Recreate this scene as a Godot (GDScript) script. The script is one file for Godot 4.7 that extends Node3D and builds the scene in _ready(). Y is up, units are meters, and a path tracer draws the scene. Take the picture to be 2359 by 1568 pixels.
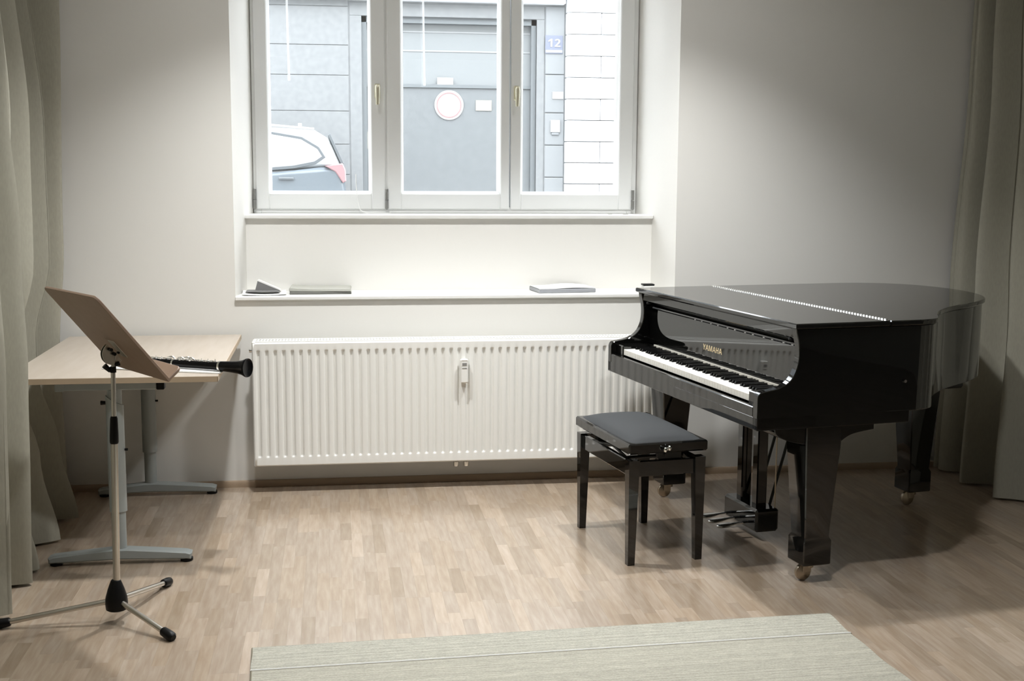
extends Node3D

# ---------------------------------------------------------------- mesh builder
class MB:
	var v := PackedVector3Array()

	func t(a: Vector3, b: Vector3, c: Vector3) -> void:      # counter-clockwise seen from outside
		if a.is_equal_approx(b) or b.is_equal_approx(c) or a.is_equal_approx(c):
			return
		v.append(a); v.append(b); v.append(c)

	func q(a: Vector3, b: Vector3, c: Vector3, d: Vector3) -> void:
		t(a, b, c)
		t(a, c, d)

	func qo(a: Vector3, b: Vector3, c: Vector3, d: Vector3, out: Vector3) -> void:
		if (b - a).cross(c - a).dot(out) < 0.0:
			q(d, c, b, a)
		else:
			q(a, b, c, d)

	func to(a: Vector3, b: Vector3, c: Vector3, out: Vector3) -> void:
		if (b - a).cross(c - a).dot(out) < 0.0:
			t(c, b, a)
		else:
			t(a, b, c)

	func box(c: Vector3, s: Vector3, bv := 0.0, xf := Transform3D.IDENTITY) -> void:
		var h := s * 0.5
		bv = minf(bv, minf(h.x, minf(h.y, h.z)) * 0.9)
		var p := func(ax: int, sg: Vector3) -> Vector3:
			var r := Vector3(sg.x * (h.x - bv), sg.y * (h.y - bv), sg.z * (h.z - bv))
			r[ax] = sg[ax] * h[ax]
			return xf * (c + r)
		for ax in 3:
			var u := (ax + 1) % 3
			var w := (ax + 2) % 3
			for s1 in [-1.0, 1.0]:
				var out := Vector3.ZERO
				out[ax] = s1
				var k := []
				for e in [[-1.0, -1.0], [1.0, -1.0], [1.0, 1.0], [-1.0, 1.0]]:
					var sg := Vector3.ZERO
					sg[ax] = s1; sg[u] = e[0]; sg[w] = e[1]
					k.append(p.call(ax, sg))
				qo(k[0], k[1], k[2], k[3], xf.basis * out)
				if bv > 0.0:
					for s2 in [-1.0, 1.0]:
						var o2 := out
						o2[u] = s2
						var a := Vector3.ZERO
						a[ax] = s1; a[u] = s2; a[w] = -1.0
						var b := a
						b[w] = 1.0
						qo(p.call(ax, a), p.call(u, a), p.call(u, b), p.call(ax, b), xf.basis * o2)
		if bv > 0.0:
			for sx in [-1.0, 1.0]:
				for sy in [-1.0, 1.0]:
					for sz in [-1.0, 1.0]:
						var sg := Vector3(sx, sy, sz)
						to(p.call(0, sg), p.call(1, sg), p.call(2, sg), xf.basis * sg)

	# axis-aligned box from two corners
	func bx(a: Vector3, b: Vector3, bv := 0.0, xf := Transform3D.IDENTITY) -> void:
		box((a + b) * 0.5, (b - a).abs(), bv, xf)

	# rings run counter-clockwise about the direction of travel
	func loft(rings: Array, cap0 := true, cap1 := true) -> void:
		var n: int = rings[0].size()
		for k in rings.size() - 1:
			var a: PackedVector3Array = rings[k]
			var b: PackedVector3Array = rings[k + 1]
			for i in n:
				var j := (i + 1) % n
				q(a[i], a[j], b[j], b[i])
		if cap0:
			_cap(rings[0], true)
		if cap1:
			_cap(rings[rings.size() - 1], false)

	func _cap(r: PackedVector3Array, back: bool) -> void:
		var m := Vector3.ZERO
		for x in r:
			m += x
		m /= r.size()
		for i in r.size():
			var j := (i + 1) % r.size()
			if back:
				t(m, r[j], r[i])
			else:
				t(m, r[i], r[j])

	func tube(pts: Array, radii, seg := 12, caps := true) -> void:
		var rings := []
		var x := Vector3.ZERO
		for k in pts.size():
			var d: Vector3 = pts[mini(k + 1, pts.size() - 1)] - pts[maxi(k - 1, 0)]
			d = d.normalized()
			if k == 0:
				x = d.cross(Vector3.UP if absf(d.y) < 0.9 else Vector3.RIGHT).normalized()
			else:
				x = (x - d * x.dot(d)).normalized()
			var y := d.cross(x)
			var r: float = radii[k] if radii is Array else radii
			var ring := PackedVector3Array()
			for i in seg:
				var a := TAU * i / seg
				ring.append(pts[k] + (x * cos(a) + y * sin(a)) * r)
			rings.append(ring)
		loft(rings, caps, caps)

	# profile of (radius, height) points, going up local y
	func lathe(prof: Array, xf := Transform3D.IDENTITY, seg := 24) -> void:
		var rings := []
		for p in prof:
			var ring := PackedVector3Array()
			for i in seg:
				var a := TAU * i / seg
				ring.append(xf * Vector3(cos(a) * p.x, p.y, -sin(a) * p.x))
			rings.append(ring)
		loft(rings, prof[0].x > 1e-5, prof[prof.size() - 1].x > 1e-5)

	static func inset(poly: PackedVector2Array, d: float) -> PackedVector2Array:
		var out := PackedVector2Array()
		var n := poly.size()
		for i in n:
			var e1 := (poly[i] - poly[(i + n - 1) % n]).normalized()
			var e2 := (poly[(i + 1) % n] - poly[i]).normalized()
			var n1 := Vector2(-e1.y, e1.x)
			var n2 := Vector2(-e2.y, e2.x)
			var m := n1 + n2
			m = m / maxf(0.4, m.dot(n1))
			out.append(poly[i] + m * d)
		return out

	# polygon in local xy, counter-clockwise, pushed along local +z
	func prism(poly: PackedVector2Array, xf: Transform3D, depth: float, bv := 0.0) -> void:
		if Geometry2D.is_polygon_clockwise(poly):
			poly = poly.duplicate()
			poly.reverse()
		var lay := [[poly, 0.0], [poly, depth]]
		if bv > 0.0:
			var s := MB.inset(poly, bv)
			lay = [[s, 0.0], [poly, bv], [poly, depth - bv], [s, depth]]
		var rings := []
		for l in lay:
			var r := PackedVector3Array()
			for p in l[0]:
				r.append(xf * Vector3(p.x, p.y, l[1]))
			rings.append(r)
		loft(rings, false, false)
		var face: PackedVector2Array = lay[0][0]
		var idx := Geometry2D.triangulate_polygon(face)
		var ez := xf.basis.z
		for i in range(0, idx.size(), 3):
			var a := face[idx[i]]
			var b := face[idx[i + 1]]
			var c := face[idx[i + 2]]
			to(xf * Vector3(a.x, a.y, depth), xf * Vector3(b.x, b.y, depth), xf * Vector3(c.x, c.y, depth), ez)
			to(xf * Vector3(a.x, a.y, 0), xf * Vector3(b.x, b.y, 0), xf * Vector3(c.x, c.y, 0), -ez)

	# grid[i][j] of points; front side is (di x dj)
	func grid(g: Array, flip := false) -> void:
		for i in g.size() - 1:
			for j in g[i].size() - 1:
				if flip:
					q(g[i][j], g[i][j + 1], g[i + 1][j + 1], g[i + 1][j])
				else:
					q(g[i][j], g[i + 1][j], g[i + 1][j + 1], g[i][j + 1])

	func mesh(ang := 35.0) -> ArrayMesh:
		var n := v.size() / 3
		var fn := PackedVector3Array()
		fn.resize(n)
		var at := {}
		for f in n:
			var x := (v[f * 3 + 1] - v[f * 3]).cross(v[f * 3 + 2] - v[f * 3])
			fn[f] = x
			for k in 3:
				var key := Vector3i((v[f * 3 + k] * 20000.0).round())
				if at.has(key):
					at[key].append(f)
				else:
					at[key] = PackedInt32Array([f])
		var lim := cos(deg_to_rad(ang))
		var nr := PackedVector3Array()
		nr.resize(n * 3)
		var pos := PackedVector3Array()
		pos.resize(n * 3)
		for f in n:
			var me := fn[f].normalized()
			for k in 3:
				var s := Vector3.ZERO
				for g in at[Vector3i((v[f * 3 + k] * 20000.0).round())]:
					if fn[g].normalized().dot(me) > lim:
						s += fn[g]
				var o: int = f * 3 + [0, 2, 1][k]          # Godot's front faces run clockwise
				pos[o] = v[f * 3 + k]
				nr[o] = s.normalized() if s.length_squared() > 0.0 else me
		var arr := []
		arr.resize(Mesh.ARRAY_MAX)
		arr[Mesh.ARRAY_VERTEX] = pos
		arr[Mesh.ARRAY_NORMAL] = nr
		var m := ArrayMesh.new()
		m.add_surface_from_arrays(Mesh.PRIMITIVE_TRIANGLES, arr)
		return m

# ---------------------------------------------------------------- helpers
var used := {}
var M := {}

func numbered(called: String) -> String:
	var k: int = used.get(called, 0)
	used[called] = k + 1
	return called if k == 0 else "%s_%03d" % [called, k]

func tag(o: Node, label: String, category: String, group := "") -> Node:
	o.set_meta("label", label)
	o.set_meta("category", category)
	if group != "":
		o.set_meta("group", group)
	return o

func thing(called: String, label: String, category: String, at := Vector3.ZERO, turn := 0.0, group := "") -> Node3D:
	var o := Node3D.new()
	o.name = numbered(called)
	add_child(o)
	o.position = at
	o.rotation.y = turn
	tag(o, label, category, group)
	return o

func inst(called: String, mesh: Mesh, material: Material, parent: Node = self) -> MeshInstance3D:
	var o := MeshInstance3D.new()
	o.name = numbered(called) if parent == self else called
	o.mesh = mesh
	o.material_override = material
	parent.add_child(o, true)
	return o

func obj(called: String, b: MB, material: Material, parent: Node = self, ang := 35.0) -> MeshInstance3D:
	return inst(called, b.mesh(ang), material, parent)

func structure(called: String, b: MB, material: Material, ang := 35.0) -> MeshInstance3D:
	var o := obj(called, b, material, self, ang)
	o.set_meta("kind", "structure")
	return o

func lin(r: float, g: float, b: float) -> Color:
	return Color(r, g, b).linear_to_srgb()

func mat(called: String, c: Color, rough := 0.6, metal := 0.0) -> StandardMaterial3D:
	var m := StandardMaterial3D.new()
	m.resource_name = called
	m.albedo_color = c
	m.roughness = rough
	m.metallic = metal
	M[called] = m
	return m

func noise_tex(sd: int, freq: float, lo: Color, hi: Color, size := 512, octaves := 4) -> NoiseTexture2D:
	var n := FastNoiseLite.new()
	n.seed = sd
	n.noise_type = FastNoiseLite.TYPE_SIMPLEX_SMOOTH
	n.frequency = freq
	n.fractal_octaves = octaves
	var t := NoiseTexture2D.new()
	t.width = size
	t.height = size
	t.seamless = true
	t.noise = n
	var g := Gradient.new()
	g.set_color(0, lo)
	g.set_color(1, hi)
	t.color_ramp = g
	return t

func triplanar(m: StandardMaterial3D, tex: Texture2D, scale: Vector3, world := true, offset := Vector3.ZERO) -> void:
	m.albedo_texture = tex
	m.uv1_triplanar = true
	m.uv1_world_triplanar = world
	m.uv1_scale = scale
	m.uv1_offset = offset

func bump(m: StandardMaterial3D, tex: Texture2D, cm: float) -> void:
	m.heightmap_enabled = true
	m.heightmap_texture = tex
	m.heightmap_scale = cm

func spline(pts: Array, steps: int) -> PackedVector2Array:      # Catmull-Rom through open points
	var out := PackedVector2Array()
	for i in pts.size() - 1:
		var p0: Vector2 = pts[maxi(i - 1, 0)]
		var p1: Vector2 = pts[i]
		var p2: Vector2 = pts[i + 1]
		var p3: Vector2 = pts[mini(i + 2, pts.size() - 1)]
		for k in steps:
			out.append(p1.cubic_interpolate(p2, p0, p3, float(k) / steps))
	out.append(pts[pts.size() - 1])
	return out

func frame(o: Vector3, x: Vector3, y: Vector3) -> Transform3D:
	x = x.normalized()
	y = (y - x * y.dot(x)).normalized()
	return Transform3D(Basis(x, y, x.cross(y)), o)

# ---------------------------------------------------------------- the place
const CEIL := 3.10
const LAMP_Y := 3.01
var LAMP_COLOR := lin(0.98, 0.985, 0.98)
const ROW_A := 4.7      # beam strength of the lamps by the window wall
const ROW_B := 2.3      # and of the second row

func _ready() -> void:
	setup_camera_and_sky()
	make_materials()
	room()
	floor_planks()
	window()
	outside()
	for k in 4:
		ceiling_lamp(Vector3([[1.45, -0.15], [1.25, -0.25]][k / 2][k % 2], LAMP_Y, [1.0, 2.7][k / 2]), [ROW_A, ROW_A * 0.92, ROW_B * 1.1, ROW_B * 0.68][k], [53.0, 66.0][k / 2], ["near the window wall on the piano side", "near the window wall on the desk side", "in the second row on the piano side", "in the second row on the desk side"][k])
	radiator()
	desk()
	curtain_left()
	curtain_right()
	piano()
	stool()
	music_stand()
	clarinet()
	rug()
	sill_things()

func setup_camera_and_sky() -> void:
	var cam := Camera3D.new()
	cam.name = "camera"
	add_child(cam)
	cam.transform = Transform3D(Basis(Vector3.UP, -0.1419) * Basis(Vector3.RIGHT, -0.134) * Basis(Vector3.BACK, 0.0059), Vector3(0, 1.543, 6.1217))
	cam.fov = rad_to_deg(2.0 * atan(784.0 / 2869.88))
	cam.near = 0.05
	cam.far = 200.0
	cam.current = true
	var e := Environment.new()
	var sky := Sky.new()
	var s := ProceduralSkyMaterial.new()          # an even overcast sky
	s.sky_top_color = lin(0.90, 0.95, 1.0)
	s.sky_horizon_color = lin(0.93, 0.965, 1.0)
	s.ground_bottom_color = lin(0.30, 0.30, 0.30)
	s.ground_horizon_color = lin(0.5, 0.52, 0.54)
	sky.sky_material = s
	e.background_mode = Environment.BG_SKY
	e.sky = sky
	e.background_energy_multiplier = 9.0
	e.tonemap_mode = Environment.TONE_MAPPER_LINEAR
	e.tonemap_exposure = 1.08
	e.sdfgi_enabled = true
	e.ssao_enabled = true
	e.ssil_enabled = true
	var w := WorldEnvironment.new()
	w.name = "environment"
	w.environment = e
	add_child(w)

func make_materials() -> void:
	var m: StandardMaterial3D
	m = mat("plaster", lin(0.79, 0.78, 0.745), 0.9)
	bump(m, noise_tex(3, 0.03, Color.BLACK, Color.WHITE, 512, 5), 0.02)
	m.uv1_triplanar = true; m.uv1_world_triplanar = true; m.uv1_scale = Vector3.ONE * 1.5
	mat("ceiling_white", lin(0.80, 0.80, 0.78), 0.9)
	mat("window_white", lin(0.82, 0.83, 0.82), 0.35)
	mat("sill_white", lin(0.84, 0.84, 0.82), 0.3)
	mat("radiator_white", lin(0.86, 0.86, 0.825), 0.35)
	m = mat("clear_plastic", Color(0.96, 0.97, 0.98, 0.45), 0.3)
	m.transparency = BaseMaterial3D.TRANSPARENCY_ALPHA
	m.backlight_enabled = true
	m.backlight = Color(0.9, 0.9, 0.9)
	mat("meter_white", lin(0.86, 0.86, 0.83), 0.4)
	mat("meter_dark", lin(0.25, 0.25, 0.24), 0.3)
	m = mat("glass", Color(1, 1, 1, 0.04), 0.0)
	m.transparency = BaseMaterial3D.TRANSPARENCY_ALPHA
	mat("handle_champagne", lin(0.66, 0.63, 0.48), 0.3, 0.35)
	mat("hinge_grey", lin(0.35, 0.35, 0.34), 0.35, 0.7)
	mat("chrome", lin(0.75, 0.75, 0.73), 0.12, 1.0)
	mat("steel", lin(0.60, 0.57, 0.52), 0.28, 1.0)
	mat("brass", lin(0.50, 0.43, 0.34), 0.35, 1.0)
	mat("gold_letter", lin(0.80, 0.66, 0.42), 0.35, 0.6)
	m = mat("piano_black", lin(0.004, 0.004, 0.0037), 0.03)
	m.metallic_specular = 0.62
	mat("piano_dull", lin(0.012, 0.012, 0.011), 0.45)
	m = mat("ebony", lin(0.004, 0.004, 0.004), 0.25)
	m.metallic_specular = 0.35
	mat("ivory", lin(0.84, 0.82, 0.76), 0.25)
	mat("felt", lin(0.55, 0.53, 0.47), 0.9)
	m = mat("velvet", lin(0.014, 0.016, 0.0175), 0.8)
	m.rim_enabled = true; m.rim = 0.12; m.rim_tint = 0.3
	m = mat("rubber", lin(0.006, 0.006, 0.006), 0.4)
	m.metallic_specular = 0.3
	mat("desk_metal", lin(0.33, 0.36, 0.355), 0.4, 0.1)
	m = mat("clarinet_black", lin(0.004, 0.004, 0.0045), 0.2)
	m.metallic_specular = 0.3
	mat("silver", lin(0.85, 0.85, 0.83), 0.25, 1.0)
	mat("paper", lin(0.80, 0.80, 0.78), 0.7)
	mat("paper_grey", lin(0.20, 0.20, 0.20), 0.6)
	mat("newsprint", lin(0.42, 0.42, 0.38), 0.8)
	mat("newsprint_dark", lin(0.16, 0.16, 0.145), 0.8)
	mat("lamp_housing", lin(0.80, 0.80, 0.80), 0.5)
	m = mat("beech", lin(0.50, 0.44, 0.375), 0.4)
	triplanar(m, noise_tex(11, 0.012, lin(0.90, 0.88, 0.85), Color.WHITE, 512, 5), Vector3(3.0, 3.0, 0.35))
	mat("beech_edge", lin(0.52, 0.41, 0.29), 0.5)
	m = mat("plywood", lin(0.29, 0.205, 0.15), 0.5)
	triplanar(m, noise_tex(12, 0.015, lin(0.85, 0.83, 0.80), Color.WHITE, 512, 5), Vector3(0.6, 4.0, 4.0), false)
	m = mat("curtain", lin(0.40, 0.385, 0.315), 0.9)
	triplanar(m, noise_tex(14, 0.05, lin(0.86, 0.86, 0.86), Color.WHITE, 512, 3), Vector3(4.0, 1.0, 4.0))
	m.backlight_enabled = true
	m.backlight = lin(0.05, 0.05, 0.04)
	m = mat("skirting", lin(0.40, 0.30, 0.21), 0.35)
	# outdoors
	m = mat("stone", lin(0.243, 0.252, 0.255), 0.9)
	triplanar(m, noise_tex(21, 0.03, lin(0.80, 0.81, 0.82), Color.WHITE, 512, 5), Vector3.ONE * 0.7)
	mat("render_white", lin(0.86, 0.87, 0.88), 0.9)
	mat("pier_grey", lin(0.245, 0.257, 0.264), 0.9)
	m = mat("gate_grey", lin(0.172, 0.185, 0.191), 0.6)
	triplanar(m, noise_tex(22, 0.02, lin(0.86, 0.87, 0.87), Color.WHITE, 512, 5), Vector3.ONE * 0.8)
	mat("gate_frame", lin(0.15, 0.165, 0.172), 0.6)
	mat("transom_glass", lin(0.225, 0.24, 0.245), 0.1)
	mat("sign_white", lin(0.37, 0.37, 0.37), 0.6)
	mat("sign_red", lin(0.34, 0.19, 0.19), 0.6)
	mat("sign_yellow", lin(0.35, 0.34, 0.29), 0.6)
	mat("sign_blue", lin(0.17, 0.19, 0.25), 0.5)
	m = mat("asphalt", lin(0.25, 0.25, 0.25), 0.9)
	mat("car_paint", lin(0.13, 0.155, 0.175), 0.3)
	mat("car_glass", lin(0.42, 0.44, 0.45), 0.05)
	mat("car_trim", lin(0.12, 0.135, 0.145), 0.4)
	mat("car_lamp", lin(0.36, 0.20, 0.21), 0.2)
	mat("facade_far", lin(0.6, 0.6, 0.58), 0.9)

# ---------------------------------------------------------------- room shell
const NXL := -0.476     # niche edges at the wall face
const NXR := 1.707
const WXL := -0.41      # and at the window
const WXR := 1.61
const SILL := 0.942
const USILL := 1.327
const HEAD := 2.92

func room() -> void:
	var b := MB.new()
	var flat := Transform3D(Basis(Vector3.RIGHT, Vector3.BACK, Vector3.DOWN), Vector3(0, CEIL, 0))      # xy -> x, z ; pushed down
	b.prism(PackedVector2Array([Vector2(-1.8, 0), Vector2(NXL, 0), Vector2(WXL, -0.5), Vector2(WXL, -0.62), Vector2(-1.8, -0.62)]), flat, CEIL)
	b.prism(PackedVector2Array([Vector2(NXR, 0), Vector2(6.2, 0), Vector2(6.2, -0.62), Vector2(WXR, -0.62), Vector2(WXR, -0.5)]), flat, CEIL)
	b.bx(Vector3(NXL, 0, -0.62), Vector3(NXR, SILL - 0.02, 0))
	b.bx(Vector3(-0.47, SILL - 0.02, -0.62), Vector3(1.70, USILL - 0.021, -0.28))
	b.bx(Vector3(NXL, HEAD, -0.62), Vector3(NXR, CEIL, 0))
	structure("wall_back", b, M.plaster, 5.0)
	b = MB.new()
	b.bx(Vector3(-1.80, 0, 0), Vector3(-1.60, CEIL, 10.8))
	structure("wall_left", b, M.plaster)
	b = MB.new()
	b.bx(Vector3(6.0, 0, 0), Vector3(6.2, CEIL, 10.8))
	structure("wall_right", b, M.plaster)
	b = MB.new()
	b.bx(Vector3(-1.60, 0, 10.6), Vector3(6.0, CEIL, 10.8))
	structure("wall_front", b, M.plaster)
	b = MB.new()
	b.bx(Vector3(-1.8, CEIL, -0.62), Vector3(6.2, CEIL + 0.2, 10.8))
	structure("ceiling", b, M.ceiling_white)
	# sills
	b = MB.new()
	b.bx(Vector3(NXL - 0.002, SILL - 0.02, -0.28), Vector3(NXR + 0.002, SILL, 0.016), 0.004)
	structure("trim_1", b, M.sill_white)
	b = MB.new()
	b.bx(Vector3(-0.455, USILL - 0.021, -0.50), Vector3(1.655, USILL, -0.255), 0.004)
	structure("trim_2", b, M.sill_white)
	b = MB.new()
	b.prism(PackedVector2Array([Vector2(0, 0), Vector2(0.016, 0), Vector2(0.016, 0.018), Vector2(0.010, 0.030), Vector2(0, 0.032)]), Transform3D(Basis(Vector3.BACK, Vector3.UP, Vector3.LEFT), Vector3(6.0, 0, 0)), 7.6)
	structure("baseboard_back", b, M.skirting)

func floor_planks() -> void:
	var b := MB.new()
	b.bx(Vector3(-1.8, -0.2, -0.62), Vector3(6.2, -0.0102, 10.8))
	var fl := structure("floor", b, mat("subfloor", lin(0.22, 0.15, 0.10), 0.9))
	var grain := noise_tex(31, 0.012, lin(0.74, 0.67, 0.60), Color.WHITE, 1024, 6)
	var tones := []
	for k in 8:
		var f: float = [0.82, 0.90, 0.96, 1.0, 1.03, 1.07, 1.14, 1.24][k]
		var warm: float = [0.03, 0.015, 0.0, 0.02, -0.01, 0.0, 0.01, -0.015][k]
		var m := mat("oak_%d" % k, lin(0.445 * f + warm * 0.4, 0.37 * f, 0.295 * f - warm * 0.5), 0.28)
		m.clearcoat_enabled = true
		m.clearcoat = 0.7
		m.clearcoat_roughness = 0.15
		triplanar(m, grain, Vector3(3.4, 3.4, 0.36), true, Vector3(0.137 * k, 0, 0.29 * k))
		tones.append(m)
	var rng := RandomNumberGenerator.new()
	rng.seed = 77
	var wid := 0.046
	var rows := int(7.6 / wid) + 1
	var list := []
	var cam: Camera3D = get_node("camera")
	var inv := cam.transform.affine_inverse()
	for r in rows:
		var x0 := -1.60 + r * wid
		var w := minf(wid, 6.0 - x0)
		if w < 0.01:
			continue
		var z := -rng.randf() * 0.3
		while z < 10.6:
			var l: float = rng.randf_range(0.22, 0.42)
			var a := maxf(z, 0.0)
			var e := minf(z + l, 10.6)
			z += l
			if e - a < 0.02:
				continue
			var tone := clampi(roundi(3.5 + rng.randfn() * 1.7), 0, 7)
			var c := Vector3(x0 + w * 0.5, -0.005, (a + e) * 0.5)
			var p := inv * c
			var score := -1.0
			if p.z < -0.5:
				var sx := absf(p.x / p.z) * 2869.88
				var sy := (p.y / -p.z) * 2869.88
				var under_rug: bool = c.x > -0.25 and c.x < 1.70 and c.z > 2.16
				if sx < 1200.0 and sy > -800.0 and not under_rug:
					score = (e - a) / (p.z * p.z)
			list.append([score, c, Vector3(w - 0.0002, 0.01, e - a - 0.0002), tone])
	list.sort_custom(func(p, q): return p[0] > q[0])
	var unit := BoxMesh.new()
	unit.size = Vector3.ONE
	var rest := []
	for k in 8:
		rest.append(MB.new())
	for i in list.size():
		var it = list[i]
		if i < 300 and it[0] > 0.0:
			var o := inst("plank", unit, tones[it[3]], fl)
			o.position = it[1]
			o.scale = it[2]
		else:
			var a: Vector3 = it[1] - it[2] * 0.5
			var e: Vector3 = it[1] + it[2] * 0.5
			var r: MB = rest[it[3]]
			r.q(Vector3(a.x, e.y, e.z), Vector3(e.x, e.y, e.z), Vector3(e.x, e.y, a.z), Vector3(a.x, e.y, a.z))
			r.q(Vector3(a.x, a.y, e.z), Vector3(e.x, a.y, e.z), Vector3(e.x, e.y, e.z), Vector3(a.x, e.y, e.z))
			r.q(Vector3(e.x, a.y, a.z), Vector3(a.x, a.y, a.z), Vector3(a.x, e.y, a.z), Vector3(e.x, e.y, a.z))
			r.q(Vector3(e.x, a.y, e.z), Vector3(e.x, a.y, a.z), Vector3(e.x, e.y, a.z), Vector3(e.x, e.y, e.z))
			r.q(Vector3(a.x, a.y, a.z), Vector3(a.x, a.y, e.z), Vector3(a.x, e.y, e.z), Vector3(a.x, e.y, a.z))
	var am := ArrayMesh.new()
	for k in 8:
		var one: ArrayMesh = rest[k].mesh(5.0)
		am.add_surface_from_arrays(Mesh.PRIMITIVE_TRIANGLES, one.surface_get_arrays(0))
		am.surface_set_material(am.get_surface_count() - 1, tones[k])
	var s := MeshInstance3D.new()
	s.name = "plank_field"
	s.mesh = am
	s.set_meta("kind", "stuff")
	fl.add_child(s)

# ---------------------------------------------------------------- window
func window() -> void:
	var root := Node3D.new()
	root.name = "window_1"
	root.set_meta("kind", "structure")
	add_child(root)
	var b := MB.new()
	var z0 := -0.575
	var z1 := -0.472
	b.bx(Vector3(WXL, USILL, z0), Vector3(-0.372, HEAD, z1), 0.003)
	b.bx(Vector3(1.562, USILL, z0), Vector3(WXR, HEAD, z1), 0.003)
	b.bx(Vector3(-0.372, USILL, z0), Vector3(1.562, USILL + 0.032, z1), 0.003)
	b.bx(Vector3(-0.372, HEAD - 0.05, z0), Vector3(1.562, HEAD, z1), 0.003)
	b.bx(Vector3(0.250, USILL + 0.03, z0), Vector3(0.300, HEAD - 0.05, z1), 0.003)
	obj("window_frame", b, M.window_white, root)
	var sashes := [[-0.397, 0.270, -0.316, 0.183], [0.279, 0.921, 0.365, 0.861], [0.928, 1.588, 0.996, 1.499]]
	for i in 3:
		var s = sashes[i]
		var y0 := 1.347
		var y1 := 2.86
		var g0 := 1.442
		var g1 := 2.77
		var zf := -0.462
		var zb := -0.545
		b = MB.new()
		b.bx(Vector3(s[0], y0, zb), Vector3(s[2] - 0.012, y1, zf), 0.005)
		b.bx(Vector3(s[3] + 0.012, y0, zb), Vector3(s[1], y1, zf), 0.005)
		b.bx(Vector3(s[2] - 0.014, y0, zb), Vector3(s[3] + 0.014, g0 - 0.012, zf), 0.005)
		b.bx(Vector3(s[2] - 0.014, g1 + 0.012, zb), Vector3(s[3] + 0.014, y1, zf), 0.005)
		var sash := obj("sash", b, M.window_white, root)
		b = MB.new()          # glazing beads, sloping in towards the pane
		var za := -0.472
		var zi := -0.494
		var d := 0.013
		var o4 := [Vector3(s[2] - d, g0 - d, za), Vector3(s[3] + d, g0 - d, za), Vector3(s[3] + d, g1 + d, za), Vector3(s[2] - d, g1 + d, za)]
		var i4 := [Vector3(s[2], g0, zi), Vector3(s[3], g0, zi), Vector3(s[3], g1, zi), Vector3(s[2], g1, zi)]
		for k in 4:
			var j := (k + 1) % 4
			b.q(o4[k], o4[j], i4[j], i4[k])
			b.q(i4[k], i4[j], i4[j] + Vector3(0, 0, -0.04), i4[k] + Vector3(0, 0, -0.04))
		obj("glazing_bead", b, M.window_white, sash, 5.0)
		b = MB.new()
		b.bx(Vector3(s[2] - 0.008, g0 - 0.008, -0.512), Vector3(s[3] + 0.008, g1 + 0.008, -0.506))
		obj("pane", b, M.glass, sash)
	for hx in [0.230, 0.956]:
		b = MB.new()
		b.box(Vector3(hx, 1.955, -0.457), Vector3(0.030, 0.075, 0.010), 0.004)
		b.tube([Vector3(hx, 1.975, -0.455), Vector3(hx, 1.975, -0.425)], 0.009, 12)
		b.tube([Vector3(hx, 1.984, -0.418), Vector3(hx, 1.968, -0.416), Vector3(hx, 1.93, -0.416), Vector3(hx, 1.885, -0.420)], [0.010, 0.013, 0.011, 0.009], 12)
		obj("handle", b, M.handle_champagne, root)
	for hx in [-0.403, 0.2745, 1.590]:
		b = MB.new()
		b.tube([Vector3(hx, 1.352, -0.455), Vector3(hx, 1.395, -0.455)], 0.0095, 12)
		b.tube([Vector3(hx, 1.399, -0.455), Vector3(hx, 1.452, -0.455)], 0.0085, 12)
		b.lathe([Vector2(0.004, -0.006), Vector2(0.008, 0.0)], Transform3D(Basis(), Vector3(hx, 1.352, -0.455)), 12)
		obj("hinge", b, M.hinge_grey, root)
	b = MB.new()
	var cord := []
	for q in spline([Vector2(0.115, 1.53), Vector2(0.118, 1.45), Vector2(0.130, 1.36), Vector2(0.16, 1.333), Vector2(0.22, 1.330), Vector2(0.29, 1.330)], 5):
		cord.append(Vector3(q.x, q.y, -0.455 + 0.06 * clampf((1.40 - q.y) / 0.08, 0.0, 1.0)))
	b.tube(cord, 0.0018, 8)
	obj("cord", b, M.sill_white, root)
	# pull rods of a blind that is drawn up above the picture
	var rods := [[-0.218, 2.02, "white blind pull rod hanging before the left pane"], [0.472, 2.005, "white blind pull rod hanging before the middle pane"]]
	for r in rods:
		b = MB.new()
		b.tube([Vector3(r[0], r[1], -0.44), Vector3(r[0] - 0.012, HEAD - 0.012, -0.44)], 0.0055, 10)
		b.tube([Vector3(r[0], r[1] - 0.02, -0.44), Vector3(r[0], r[1] + 0.02, -0.44)], 0.0068, 10)
		tag(obj("blind_rod", b, M.clear_plastic), r[2], "blind rod", "blind pull rods at the window")
	b = MB.new()
	b.bx(Vector3(-0.40, HEAD - 0.012, -0.455), Vector3(1.60, HEAD, -0.425), 0.002)
	structure("trim_3", b, M.window_white)

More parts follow.
